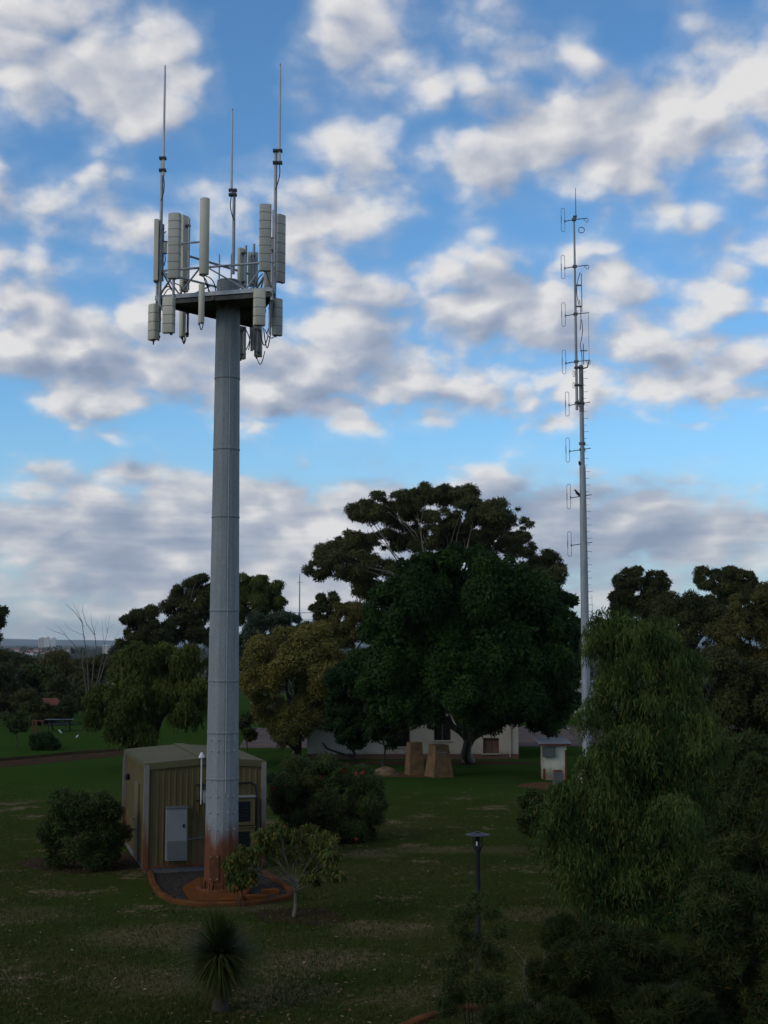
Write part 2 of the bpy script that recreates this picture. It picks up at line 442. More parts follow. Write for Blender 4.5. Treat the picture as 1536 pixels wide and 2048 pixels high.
def wloc(o):
    v = Vector((0, 0, 0))
    while o is not None:
        v += o.location; o = o.parent
    return v
def tag(o, label=None, cat=None, group=None, kind=None):
    for k, v in (('label', label), ('category', cat), ('group', group), ('kind', kind)):
        if v: o[k] = v
    return o
def thing(name, label, cat, loc=(0, 0, 0), group=None):
    o = bpy.data.objects.new(name, None); COL.objects.link(o)
    o.empty_display_size = 0.3
    o.location = loc
    return tag(o, label, cat, group)
def put(name, mb, m, parent=None, smooth=None, origin=None):
    """link the collected shape as one object; its points are given in world space"""
    base = wloc(parent) if parent is not None else Vector((0, 0, 0))
    loc = Vector(origin) if origin is not None else (base if parent is not None else Vector((0, 0, 0)))
    me = mb.mesh(name, m, loc, smooth)
    o = bpy.data.objects.new(name, me); COL.objects.link(o)
    o.parent = parent
    o.location = loc - base
    return o
def inst(name, me, loc, parent, rot=(0, 0, 0), scale=(1, 1, 1)):
    """one more object that shares a mesh; loc in world space"""
    o = bpy.data.objects.new(name, me); COL.objects.link(o)
    o.parent = parent
    o.location = Vector(loc) - (wloc(parent) if parent is not None else Vector((0, 0, 0)))
    o.rotation_euler = rot; o.scale = scale
    return o
def structure(name, mb, m, smooth=None, label=None):
    o = put(name, mb, m, None, smooth)
    o['kind'] = 'structure'
    if label: o['label'] = label
    return o
def sheet(name, poly, z, m, kind='structure', label=None):
    """flat ground sheet from a world-space outline"""
    mb = MB(); n = len(poly)
    mb.add([(p[0], p[1], z) for p in poly], [tuple(range(n))])
    o = put(name, mb, m); o['kind'] = kind
    if o.data.polygons[0].normal.z < 0: o.data.flip_normals()
    if label: o['label'] = label
    return o
def axial(p):
    return (Vector(p) - Vector((0, 0, CAMH))).dot(Vector((0, math.cos(PITCH), math.sin(PITCH))))
def px2m(px, p):                 # a width in photograph pixels at place p, in metres
    return px * axial(p) / F
def arc_pts(a, b, sag, n=9):
    a, b, sag = Vector(a), Vector(b), Vector(sag)
    return [a.lerp(b, i / n) + sag * math.sin(math.pi * i / n) for i in range(n + 1)]

# ------------------------------------------------------------------ the ground: one sheet from underfoot to the horizon
def sstep(x, lo, hi):
    t = min(max((x - lo) / (hi - lo), 0.0), 1.0)
    return t * t * (3 - 2 * t)
def terr(x, y):
    r = math.hypot(x, y)
    return -17.0 * sstep(r, 112.0, 560.0)
def ground_material():
    m = bpy.data.materials.new('lawn'); m.use_nodes = True
    t = NT(m.node_tree); t.n.clear()
    out = t.node('ShaderNodeOutputMaterial'); b = t.node('ShaderNodeBsdfPrincipled'); t.l.new(b.outputs[0], out.inputs[0])
    pos = t.node('ShaderNodeNewGeometry').outputs['Position']
    sp = t.node('ShaderNodeSeparateXYZ'); t.l.new(pos, sp.inputs[0])
    big = t.noise(pos, 0.11, 4.0, 0.55)
    mid = t.noise(pos, 0.55, 5.0, 0.6)
    fine = t.noise(pos, 5.0, 5.0, 0.65)
    tiny = t.noise(pos, 26.0, 3.0, 0.6)
    green = t.mix(mid, (0.021, 0.037, 0.007), (0.040, 0.050, 0.011))
    dry = t.mix(fine, (0.054, 0.045, 0.017), (0.088, 0.068, 0.030))
    # watered lawn further off, tired grass nearer
    wet = t.smooth(t.math('ADD', sp.outputs[1], t.math('MULTIPLY_ADD', big, 16.0, -8.0)), 46.0, 58.0)
    lush = t.mix(mid, (0.021, 0.047, 0.009), (0.034, 0.063, 0.012))
    tired = t.mix(t.smooth(t.math('ADD', big, t.math('MULTIPLY_ADD', fine, 0.5, -0.25)), 0.47, 0.74), green, dry)
    c = t.mix(wet, tired, lush)
    # worn bare soil in patches, pale litter
    bare = t.math('MULTIPLY', t.smooth(t.math('ADD', mid, t.math('MULTIPLY_ADD', fine, 0.55, -0.275)), 0.565, 0.69), t.math('SUBTRACT', 1.0, wet))
    for (u, v, rx, ry, amt) in ((640, 1918, 1.5, 1.2, .75), (330, 1872, 2.0, 1.6, .6), (300, 1960, 1.6, 1.4, .5), (560, 1985, 1.3, 1.0, .7), (760, 1860, 1.3, 1.0, .55), (720, 1710, 1.5, 0.7, .5), (470, 1815, 1.6, 0.7, .5), (860, 1700, 2.2, 0.8, .45), (1100, 1830, 1.6, 1.2, .6), (880, 1990, 1.4, 1.0, .5), (1010, 1700, 1.8, 0.9, .4), (30, 1830, 2.0, 1.2, .35)):
        g_ = gd(u, v)
        dd = t.vmath('LENGTH', t.vmath('MULTIPLY', t.vmath('SUBTRACT', pos, tuple(g_)), (1 / rx, 1 / ry, 0.0)))
        f_ = t.math('SUBTRACT', 1.0, t.smooth(t.math('ADD', dd, t.math('MULTIPLY_ADD', fine, 1.8, -0.9)), 0.35, 1.05))
        bare = t.math('MAXIMUM', bare, t.math('MULTIPLY', f_, amt))
    c = t.mix(bare, c, t.mix(tiny, (0.175, 0.125, 0.075), (0.095, 0.068, 0.040)))
    c = t.mix(0.35, c, t.ramp(tiny, [(0.25, 0.1), (0.75, 0.9)]), 'OVERLAY')
    # beyond the park: scrub, roofs and paddocks of the plain
    far = t.smooth(t.vmath('LENGTH', pos), 130.0, 260.0)
    plain = t.mix(t.noise(pos, 0.012, 5.0, 0.7), (0.030, 0.040, 0.022), (0.075, 0.072, 0.050))
    c = t.mix(far, c, plain)
    t.l.new(c, b.inputs['Base Color']); b.inputs['Roughness'].default_value = 1.0; b.inputs['Specular IOR Level'].default_value = 0.0
    bp = t.node('ShaderNodeBump'); bp.inputs['Strength'].default_value = 0.7; bp.inputs['Distance'].default_value = 0.05
    t.l.new(t.math('ADD', fine, t.math('MULTIPLY', tiny, 0.6)), bp.inputs['Height']); t.l.new(bp.outputs[0], b.inputs['Normal'])
    MATS['lawn'] = m
ground_material()
mb = MB()
radii = [0, 4, 8, 12, 16, 20, 25, 30, 36, 42, 50, 58, 68, 80, 95, 112, 130, 155, 185, 220, 260, 310, 370, 440, 560, 750, 1100, 1700, 2700, 4500, 7500, 11000, 15400]
NA = 128
gv = [(0, 0, 0)]
for r in radii[1:]:
    for j in range(NA):
        a = 2 * math.pi * j / NA
        x, y = r * math.cos(a), r * math.sin(a)
        gv.append((x, y, terr(x, y)))
gf = [(0, 1 + j, 1 + (j + 1) % NA) for j in range(NA)]
for i in range(len(radii) - 2):
    for j in range(NA):
        k = 1 + i * NA
        gf.append((k + j, k + NA + j, k + NA + (j + 1) % NA, k + (j + 1) % NA))
mb.add(gv, gf)
structure('ground', mb, 'lawn', smooth=60)

# roads, paths and beds
def gpoly(pts): return [gd(u, v) for u, v in pts]
sheet('road', [(-8.3, 75.5), (-5.0, 75.2), (6, 76.2), (20, 77.5), (46, 80), (46, 97), (14, 95), (-4, 94), (-9.5, 93)], 0.004, 'asphalt_pink', label='pinkish bitumen road behind the white house')
sheet('path', [gd(-60, 1541), gd(60, 1530), gd(160, 1520), gd(240, 1512), gd(330, 1508), gd(330, 1500), gd(235, 1503), gd(150, 1509), gd(55, 1518), gd(-60, 1528)], 0.005, 'dirt_path', label='brown dirt path across the lawn')
mb = MB()                                            # low edge along the path
edge = [gd(-60, 1527), gd(55, 1517), gd(150, 1508), gd(235, 1502), gd(330, 1499)]
mb.tube([p + Vector((0, 0.05, 0.02)) for p in edge], 0.13, 5)
structure('path_edge', mb, 'mulch', smooth=60)
def blob_poly(cx, cy, rx, ry, n=36, seed=1, rough=0.12):
    rg = random.Random(seed); ph = [rg.uniform(0, 6.28) for _ in range(4)]
    out = []
    for i in range(n):
        a = 2 * math.pi * i / n
        k = 1 + rough * sum(math.sin((j + 2) * a + ph[j]) / (j + 1) for j in range(4))
        out.append((cx + rx * k * math.cos(a), cy + ry * k * math.sin(a)))
    return out
hb = gd(880, 1526)
sheet('garden_bed', blob_poly(hb.x - 0.6, hb.y, 5.2, 1.25, seed=3), 0.006, 'mulch', label='dark mulch bed under the fig along the house wall')
pb = gd(835, 1550)
sheet('soil_patch', blob_poly(pb.x - 0.5, pb.y, 2.4, 0.95, seed=5), 0.008, 'soil_red', label='bare reddish soil round the two stone pillars')
lb = gd(185, 1725)
sheet('shrub_bed', blob_poly(lb.x, lb.y, 1.75, 1.7, seed=8), 0.004, 'mulch', label='dark mulch under the round shrub by the shed')
kb = gd(1110, 1572)
sheet('kiosk_bed', blob_poly(kb.x, kb.y, 1.5, 1.3, seed=9), 0.004, 'soil_red', label='bare soil round the little white kiosk')
tb = gd(590, 1832)
sheet('tree_ring', blob_poly(tb.x + 0.1, tb.y, 0.95, 0.9, seed=12), 0.004, 'mulch', label='dark bare ring round the small pale tree')
wb = gd(1330, 1985)
sheet('paving', blob_poly(wb.x, wb.y + 0.2, 0.9, 0.8, seed=15, rough=0.05), 0.005, 'paving_grey', label='grey paving under the weeping tree')
def kerb(name, pts, w_, h_, label):
    """a low concrete edge swept along ground points"""
    mb = MB(); pts = [Vector((p[0], p[1], 0)) for p in pts]; n = len(pts)
    prof = [(-w_ / 2, -0.02), (-w_ / 2, h_ * 0.75), (-w_ / 3, h_), (w_ / 3, h_), (w_ / 2, h_ * 0.75), (w_ / 2, -0.02)]
    vs, fs = [], []
    for i, p in enumerate(pts):
        d = (pts[min(i + 1, n - 1)] - pts[max(i - 1, 0)]).normalized(); s = Vector((d.y, -d.x, 0))
        vs += [p + s * a + Vector((0, 0, b)) for a, b in prof]
    m_ = len(prof)
    for i in range(n - 1):
        for j in range(m_ - 1):
            fs.append((i * m_ + j, i * m_ + j + 1, (i + 1) * m_ + j + 1, (i + 1) * m_ + j))
    fs += [tuple(range(m_)), tuple((n - 1) * m_ + j for j in reversed(range(m_)))]
    mb.add(vs, fs)
    return structure(name, mb, 'kerb', smooth=40, label=label)
kerb('kerb', [gd(800, 2062), gd(850, 2040), gd(905, 2026), gd(960, 2018)], 0.16, 0.09, 'reddish kerb at the lawn edge under the young tree')
kerb('kerb', [gd(1300, 1952), gd(1350, 1943), gd(1400, 1939), gd(1440, 1938)], 0.14, 0.09, 'reddish kerb under the weeping tree')

# ------------------------------------------------------------------ monopole
M0 = gd(442, 1786)
PX, PY = M0.x, M0.y
mono = thing('monopole_tower', 'tall grey steel monopole carrying a triangular antenna headframe beside the shed', 'tower', (PX, PY, 0))
ZP = at(450, 612, PY).z                                          # headframe deck
def zat(v, Y=None, u=446): return at(u, v, PY if Y is None else Y).z
def shaft_r(z):
    t = z / ZP
    return 0.415 + (0.298 - 0.415) * t ** 0.9
cuts = [0.06] + [zat(v) for v in (1557, 1465, 1362, 1222, 1035, 900, 758)] + [ZP + 0.62]
NS = 16
PH = math.radians(11)
for i in range(len(cuts) - 1):
    a, b = cuts[i], cuts[i + 1]
    lip = 0.006 if i else 0.0
    prof = [(shaft_r(a) + lip, a), (shaft_r(a) + lip, a + 0.02), (shaft_r(a) + lip * 0.4, a + 0.05), (shaft_r(b), b)]
    if i == len(cuts) - 2:
        prof = [(shaft_r(a) + lip, a), (shaft_r(ZP), ZP), (shaft_r(ZP) * 0.97, b - 0.03), (shaft_r(ZP) * 0.9, b)]
    sec = put('shaft_section', MB().lathe((PX, PY, 0), prof, NS, PH), 'galv_shaft', mono)
    if i: put('joint_ring', MB().lathe((PX, PY, 0), [(shaft_r(a) + 0.014, a - 0.014), (shaft_r(a) + 0.014, a + 0.008)], NS, PH), 'joint_dark', sec)
# vertical weld down the shaft, facing the viewer a little to the right
wa = math.radians(-72)
pts = [(PX + math.cos(wa) * (shaft_r(z) + 0.000), PY + math.sin(wa) * (shaft_r(z) + 0.000), z) for z in (2.4, 5, 10, ZP - 0.2)]
put('weld_seam', MB().tube(pts, 0.010, 5), 'galv', mono)
# rows of bolts near the foot
bolt = MB().lathe((0, 0, 0), [(0.020, 0), (0.020, 0.018), (0.010, 0.026)], 6).mesh('bolt', 'galv')
for v in (1478, 1500, 1590, 1622, 1655):
    z = zat(v)
    for da in (-128, -100, -64, -38):
        a = math.radians(da)
        r = shaft_r(z) + 0.004
        o = inst('bolt', bolt, (PX + r * math.cos(a), PY + r * math.sin(a), z), mono, (0, math.pi / 2, a))
# rusty foot: plinth, flange, anchor bolts, gussets, access plate
pl = [gd(368, 1779), gd(386, 1810), gd(560, 1806), gd(545, 1776), gd(480, 1762), gd(420, 1762)]
put('plinth', MB().prism([(p.x, p.y) for p in [gd(366, 1782), gd(384, 1811), gd(480, 1809), gd(500, 1786), gd(492, 1764), gd(396, 1764)]], 0.0, 0.11), 'concrete_rust', mono)
put('flange', MB().lathe((PX, PY, 0), [(0.58, 0.112), (0.58, 0.16), (0.42, 0.165)], 28), 'rusty', mono, 30)
nut = MB().lathe((0, 0, 0), [(0.034, 0), (0.034, 0.035), (0.018, 0.04), (0.018, 0.16), (0.006, 0.165)], 6).mesh('anchor_bolt', 'rusty')
for k in range(20):
    a = 2 * math.pi * (k + 0.5) / 20
    inst('anchor_bolt', nut, (PX + 0.515 * math.cos(a), PY + 0.515 * math.sin(a), 0.158), mono)
for k in range(10):
    a = 2 * math.pi * k / 10
    c, s_ = math.cos(a), math.sin(a); tx, ty = -s_ * 0.008, c * 0.008
    g_ = [(0.405, 0.155), (0.565, 0.155), (0.41, 0.38)]
    vs = [(PX + r * c + sg * tx, PY + r * s_ + sg * ty, z) for sg in (-1, 1) for r, z in g_]
    put('gusset', MB().add(vs, [(0, 1, 2), (5, 4, 3), (0, 3, 4, 1), (1, 4, 5, 2), (2, 5, 3, 0)]), 'rusty', mono)
ap = put('access_plate', MB().box((PX - 0.12, PY - shaft_r(0.7) - 0.0, 0.66), (0.22, 0.07, 0.62), 0), 'rusty', mono)
for dz_ in (-0.26, 0.26):
    for dx_ in (-0.08, 0.08):
        inst('screw', bolt, (PX - 0.12 + dx_, PY - shaft_r(0.7) - 0.036, 0.66 + dz_), ap, (math.pi / 2, 0, 0), (0.7, 0.7, 0.7))

# headframe: triangular deck, edge beams, upper rails, V-braces, corner posts
RC = 1.78
corners = [Vector((PX + RC * math.cos(math.radians(a)), PY + RC * math.sin(math.radians(a)), ZP)) for a in (77, 197, 313)]
CB, CL, CR = corners                                             # back, left, right
ZR = ZP + 0.74
head = put('headframe', MB().prism([(p.x, p.y) for p in (CL, CR, CB)], ZP - 0.012, ZP + 0.012), 'plate', mono)
head['label'] = 'triangular steel deck with rails round the top of the pole'
for a, b in ((CL, CR), (CR, CB), (CB, CL)):
    d = (b - a).normalized(); n_ = Vector((d.y, -d.x, 0))
    rz = math.atan2(d.y, d.x); mid = (a + b) / 2
    L = (b - a).length
    put('edge_beam', MB().box(mid + Vector((0, 0, 0.065)) + n_ * 0.02, (L + 0.06, 0.06, 0.10), rz), 'galv', head)
    put('edge_beam', MB().box(mid + Vector((0, 0, -0.065)) + n_ * 0.015, (L + 0.03, 0.05, 0.10), rz), 'plate', head)
    up = Vector((0, 0, ZR - ZP))
    put('rail', MB().tube([a + up - d * 0.06 + n_ * 0.02, b + up + d * 0.06 + n_ * 0.02], 0.030, 8), 'galv', head, 40)
    q = [a.lerp(b, t) for t in (0.02, 0.14, 0.28, 0.42, 0.58, 0.72, 0.86, 0.98)]
    for i, (s0, s1) in enumerate(((0.05, 0.20), (0.38, 0.20), (0.44, 0.78), (0.94, 0.78))):
        p0 = a.lerp(b, s0) + up + n_ * 0.02; p1 = a.lerp(b, s1) + Vector((0, 0, 0.11)) + n_ * 0.02
        put('brace', MB().tube([p0, p1], 0.022, 6), 'galv', head, 40)
    put('joist', MB().box((a.lerp(b, 0.5) * 0.55 + Vector((PX, PY, ZP)) * 0.45) + Vector((0, 0, -0.06)), (0.07, 1.0, 0.09), rz), 'plate', head)
for c_ in corners:
    put('corner_post', MB().tube([c_ + Vector((0, 0, -0.2)), c_ + Vector((0, 0, 0.95))], 0.038, 8), 'galv', head, 40)
top_z = ZP + 0.62
put('cap_plate', MB().lathe((PX, PY, 0), [(0.285, top_z), (0.285, top_z + 0.02), (0.27, top_z + 0.03)], NS, PH), 'galv', mono)
for u in (438.5, 462.5):
    p = at(u, 545, PY)
    put('lifting_spike', MB().tube([(p.x, PY, top_z), (p.x, PY, zat(512)), (p.x, PY, zat(506.5))], [0.022, 0.020, 0.004], 7), 'galv', mono, 40)

# panel antennas: (u, v top, v bottom, width, depth, yaw deg (0 = faces the viewer, + = turned to the left), ribs, distance offset, material)
def panel(u, v0, v1, W, T, yaw, ribs, dY, m='radome', round_=False, loop=None, brackets=True):
    Y = PY + dY
    um = u
    pt, pb_ = at(um, v0, Y), at(um, v1, Y)
    x = (pt.x + pb_.x) / 2; z0, z1 = pb_.z, pt.z
    ya = math.radians(-90 - yaw)                                 # facing direction
    fd = Vector((math.cos(ya), math.sin(ya), 0)); sd = Vector((-fd.y, fd.x, 0))
    if round_:
        prof = [(W / 2 * math.sin(t), T / 2 * math.cos(t)) for t in [2 * math.pi * i / 14 for i in range(14)]]
    else:
        prof = [(-W / 2, -T / 2), (W / 2, -T / 2), (W / 2, T * 0.22), (W * 0.40, T * 0.42), (W * 0.2, T / 2), (-W * 0.2, T / 2), (-W * 0.40, T * 0.42), (-W / 2, T * 0.22)]
    c = Vector((x, Y, 0))
    def ring(k, z, f=1.0): return [c + sd * (a * f) + fd * (b * f) + Vector((0, 0, z)) for a, b in prof]
    mb = MB(); n = len(prof); zs = []
    H = z1 - z0
    zs = [(z0, 0.93), (z0 + 0.012, 1.0)]
    for i in range(1, ribs):
        z = z0 + H * i / ribs
    zs += [(z1 - 0.012, 1.0), (z1, 0.93)]
    vs, fs = [], []
    for z, f in zs: vs += ring(0, z, f)
    for i in range(len(zs) - 1):
        for j in range(n):
            fs.append((i * n + j, i * n + (j + 1) % n, (i + 1) * n + (j + 1) % n, (i + 1) * n + j))
    fs += [tuple(reversed(range(n))), tuple((len(zs) - 1) * n + j for j in range(n))]
    mb.add(vs, fs)
    o = put('panel_antenna', mb, m, mono, 50 if round_ else 30)
    for i in range(1, ribs):                                      # dark joints between the radome sections
        z = z0 + H * i / ribs
        b_ = MB(); vs = [q for zz in (z - 0.007, z + 0.007) for q in ring(0, zz, 1.025)]
        b_.add(vs, [(j, (j + 1) % n, n + (j + 1) % n, n + j) for j in range(n)] + [tuple(reversed(range(n))), tuple(range(n, 2 * n))])
        put('joint_band', b_, 'joint', o)
    back = c - fd * (T / 2 + 0.09)
    if brackets:
        put('mount_pipe', MB().tube([back + Vector((0, 0, z0 + 0.02)), back + Vector((0, 0, z1 - 0.1))], 0.030, 8), 'pipe', o, 40)
        for t in (0.12, 0.86):
            bc = c - fd * (T / 2 + 0.045) + Vector((0, 0, z0 + H * t))
            put('bracket', MB().box(bc, (0.13, 0.10, 0.05), ya), 'clamp', o)
    if loop:
        for k, (dx_, drop, w_) in enumerate(loop):
            a = c + sd * dx_ + Vector((0, 0, z0 + 0.01)); b = a - fd * (T / 2 + 0.05) + sd * w_ + Vector((0, 0, 0.12))
            put('cable', MB().tube(arc_pts(a, b, (0, 0, -drop), 10), 0.0125, 5), 'cable', o, 60)
        for (dx_, drop, w_) in loop[:1]:
            put('connector', MB().tube([c + sd * dx_ + Vector((0, 0, z0 - 0.05)), c + sd * dx_ + Vector((0, 0, z0 + 0.01))], 0.022, 6), 'clamp', o)
    return o
# upper tier
panel(313.5, 441, 564, 0.29, 0.125, 92, 0, -0.55)
panel(348.5, 427, 557, 0.30, 0.15, 4, 8, -1.25, 'radome_grey')
panel(368.0, 432, 583, 0.26, 0.12, 118, 0, 0.55)
panel(409.0, 397, 549, 0.235, 0.20, 0, 0, -1.45, round_=True)
panel(530.5, 409, 542, 0.285, 0.14, -6, 8, -1.75, 'radome_grey')
panel(561.5, 430, 565, 0.27, 0.14, -48, 7, -0.35, 'radome_grey')
panel(537.0, 528, 586, 0.20, 0.12, -30, 0, -0.9, 'radome_grey', brackets=False)
panel(482.5, 497, 575, 0.25, 0.10, 124, 0, 1.55)
panel(506.0, 505, 573, 0.27, 0.10, 175, 0, 1.85, 'radome_grey')
# lower tier
panel(306.0, 609, 680, 0.26, 0.17, 42, 4, -0.75, 'radome', loop=[(0.05, 0.16, -0.22)])
panel(337.0, 595, 666, 0.29, 0.16, 10, 4, -1.30, 'radome', loop=[(0.06, 0.10, 0.02)])
panel(364.5, 616, 674, 0.20, 0.12, 60, 0, 0.55, 'radome', loop=[(-0.03, 0.24, 0.10), (0.05, 0.24, -0.12)])
panel(403.0, 569, 646, 0.145, 0.14, 0, 0, -1.45, 'radome', True, loop=[(-0.05, 0.22, 0.10)])
panel(519.0, 580, 651, 0.28, 0.17, -14, 4, -1.75, 'radome')
panel(555.5, 598, 671, 0.25, 0.15, -40, 4, -0.35, 'radome_grey', loop=[(-0.05, 0.15, -0.25)])
panel(482.0, 653, 718, 0.24, 0.12, 140, 0, 1.75, 'radome_grey', loop=[(0.0, 0.12, 0.22)])
panel(517.0, 653, 714, 0.20, 0.13, 190, 0, 1.95, 'radome_grey', loop=[(0.05, 0.28, -0.26)])
# tall mount pipes and whips
def pipe(u, v0, v1, dY, r=0.032, name='mount_pipe', m='pipe', parent=None):
    a, b = at(u, v1, PY + dY), at(u, v0, PY + dY)
    x = at(u, (v0 + v1) / 2, PY + dY).x
    return put(name, MB().tube([(x, PY + dY, a.z), (x, PY + dY, b.z)], r, 8), m, parent or mono, 40), x
def whip(u_pipe, v_pipe0, v_pipe1, dY, off, v_top, v_bot, clamps, r=0.026):
    o, x = pipe(u_pipe, v_pipe0, v_pipe1, dY, 0.040)
    xo = x + off
    zt, zb = zat(v_top, PY + dY), zat(v_bot, PY + dY)
    wq = put('whip_antenna', MB().tube([(xo, PY + dY - 0.02, zb), (xo, PY + dY - 0.02, zb + 0.5), (xo, PY + dY - 0.02, zt - 0.3), (xo, PY + dY - 0.02, zt)], [0.034, 0.032, r, r * 0.8], 8), 'whip', mono, 40)
    put('tip', MB().tube([(xo, PY + dY - 0.02, zt), (xo, PY + dY - 0.02, zt + 0.05)], 0.012, 6), 'clamp', wq)
    for v in clamps:
        z = zat(v, PY + dY)
        put('clamp', MB().box(((x + xo) / 2, PY + dY - 0.01, z), (abs(off) + 0.14, 0.12, 0.06)), 'clamp', wq)
    put('feeder_cable', MB().tube(arc_pts((xo, PY + dY - 0.02, zb), (x, PY + dY - 0.05, zb - 0.65), (0.05 if off >= 0 else -0.05, -0.02, 0), 8), 0.014, 5), 'cable', wq, 60)
    return x
xl = whip(321.5, 316, 664, -0.62, 0.035, 135, 352, (317, 341))
whip(467.5, 378, 548, 0.25, -0.068, 222, 392, (381, 390), 0.022)
xr = whip(550.5, 300, 596, -0.95, 0.092, 132, 329, (302, 326))
for u, v0, v1, dY in ((491.5, 491, 575, 1.6), (507.0, 488, 700, 1.8), (540, 580, 668, -0.9), (503.5, 640, 702, 1.9), (347, 556, 600, -1.2), (546.5, 420, 596, -0.6)):
    pipe(u, v0, v1, dY, 0.034)
# outrigger arms and diagonals
for a, b, r in (((360, 487, 0.5), (401, 484, -1.3), 0.026), ((360, 507, 0.5), (498, 548, 1.7), 0.03), ((325, 470, -0.6), (332, 463, -0.4), 0.015)):
    put('outrigger_arm', MB().tube([at(a[0], a[1], PY + a[2]), at(b[0], b[1], PY + b[2])], r, 7), 'pipe', mono, 40)
for c_, (u0, v0, dy) in ((CL, (321, 640, -0.62)), (CL, (348.5, 548, -1.1)), (CR, (530, 535, -1.6)), (CR, (550, 590, -0.95)), (CB, (482, 570, 1.45)), (CB, (507, 690, 1.8)), (CL, (345, 660, -1.2)), (CR, (541, 655, -0.9))):
    put('outrigger_arm', MB().tube([c_ + Vector((0, 0, 0.05)), at(u0, v0, PY + dy)], 0.026, 6), 'pipe', mono, 40)
# small amplifier boxes
for u, v0, v1, dY, w_ in ((328, 485, 507, -0.55, 0.15), (543, 478, 500, -0.75, 0.10), (543.5, 560, 582, -0.85, 0.14)):
    p = at(u, (v0 + v1) / 2, PY + dY); h_ = at(u, v0, PY + dY).z - at(u, v1, PY + dY).z
    bx_ = put('amplifier_box', MB().box(p, (w_, 0.12, h_), 0.15), 'radome_grey', mono)
    put('lid', MB().box(p + Vector((0, 0, h_ / 2 + 0.012)), (w_ + 0.02, 0.14, 0.02), 0.15), 'clamp', bx_)
    put('cable', MB().tube(arc_pts(p + Vector((0.02, 0, -h_ / 2)), p + Vector((-0.08, 0.03, -h_ / 2 - 0.45)), (0.06, -0.02, 0), 8), 0.013, 5), 'cable', bx_, 60)
# looping feeder cables on the deck and under it
rg = random.Random(5)
cab = [((398, 550, -1.4), (418, 590, -0.5), (0.05, 0, 0.12)), ((403, 550, -1.4), (432, 585, -0.3), (0.08, 0, 0.10)), ((408, 552, -1.4), (424, 592, -0.4), (-0.06, 0, 0.08)),
       ((322, 590, -0.6), (346, 582, -0.9), (0, 0, 0.16)), ((325, 596, -0.6), (352, 594, -0.7), (0, 0, 0.22)), ((345, 566, -1.2), (362, 590, -0.6), (0.10, 0, 0.06)),
       ((368, 585, 0.5), (372, 625, 0.6), (0.12, 0, 0.05)), ((525, 548, -1.6), (512, 585, -0.6), (-0.05, 0, 0.05)), ((538, 590, -0.9), (533, 668, -0.9), (0.10, 0, 0)), ((545, 560, -0.8), (540, 640, -0.8), (0.05, 0, 0)),
       ((527, 655, -1.5), (541, 668, -0.9), (0, 0, -0.42)), ((520, 660, -1.4), (536, 672, -0.9), (0, 0, -0.30)), ((489, 655, 1.7), (497, 700, 1.9), (0.08, 0, 0)), ((500, 640, 1.8), (492, 700, 1.85), (0.05, 0, -0.1)), ((372, 620, 0.6), (383, 618, 0.2), (0, 0, 0.10)), ((535, 480, -0.8), (541, 545, -0.8), (0.07, 0, 0))]
for a, b, s_ in cab:
    put('feeder_cable', MB().tube(arc_pts(at(a[0], a[1], PY + a[2]), at(b[0], b[1], PY + b[2]), s_, 9), 0.014, 5), 'cable', mono, 60)

# gravel bed with a reddish concrete edge round the foot of the pole
bed = [gd(300, 1748), gd(305, 1768), gd(318, 1790), gd(345, 1806), gd(400, 1813), gd(480, 1812), gd(540, 1806), gd(576, 1797), gd(583, 1786), gd(560, 1768), gd(530, 1748)]
sheet('gravel_bed', [p for p in bed] + [gd(520, 1722), gd(330, 1728)], 0.006, 'gravel', label='dark gravel bed round the foot of the steel pole')
kerb('bed_kerb', bed, 0.15, 0.10, 'curved reddish concrete edge of the gravel bed')
mb = MB(); rg = random.Random(11)
for _ in range(2600):
    u, v = rg.uniform(305, 575), rg.uniform(1742, 1808)
    if v > 1790 and (u < 345 or u > 560): continue
    p = gd(u, v); r = rg.uniform(0.012, 0.032)
    vs = [p + Vector((r * rg.uniform(.6, 1.2) * dx_, r * rg.uniform(.6, 1.2) * dy_, r * (0.5 + dz_ * rg.uniform(.4, .7)))) for dx_, dy_, dz_ in ((1, 0, 0), (0, 1, 0), (-1, 0, 0), (0, -1, 0), (0, 0, 1), (0, 0, -1))]
    mb.add(vs, [(0, 1, 4), (1, 2, 4), (2, 3, 4), (3, 0, 4), (1, 0, 5), (2, 1, 5), (3, 2, 5), (0, 3, 5)])
o = put('gravel', mb, 'gravel'); tag(o, 'loose dark gravel on the bed by the pole', None, None, 'stuff')
for i, (u, v, w_, rz) in enumerate(((540, 1788, 0.42, 0.1), (512, 1800, 0.55, -0.1))):
    p = gd(u, v)
    o = put('paving_brick', MB().box(p + Vector((0, 0, 0.055)), (w_, 0.22, 0.11), rz, 0.96), 'concrete_rust')
    tag(o, ('loose reddish block lying on the gravel near the curved kerb end', 'longer reddish block lying against the pole plinth')[i], 'block')

# ------------------------------------------------------------------ radio mast with dipoles
R0 = gd(1175, 1578)
QX, QY = R0.x, R0.y
mast = thing('radio_mast', 'slim stepped steel mast with climbing pegs and folded dipole aerials', 'mast', (QX, QY, 0))
def mz(v): return at(1168, v, QY).z
def mrad(px, v): return px2m(px, at(1168, v, QY)) / 2
zs1 = mz(933)
put('lower_shaft', MB().lathe((QX, QY, 0), [(mrad(19, 1500), 0.3), (mrad(15.5, 1150), mz(1150)), (mrad(12.5, 945), zs1 - 0.1), (mrad(12.5, 940), zs1), (mrad(9, 933), zs1 + 0.06)], 14), 'mast_steel', mast, 40)
put('upper_shaft', MB().lathe((QX, QY, 0), [(mrad(9.4, 930), zs1 + 0.02), (mrad(8.6, 800), mz(800)), (mrad(8.2, 732), mz(733)), (mrad(7, 731), mz(731))], 12), 'mast_steel', mast, 40)
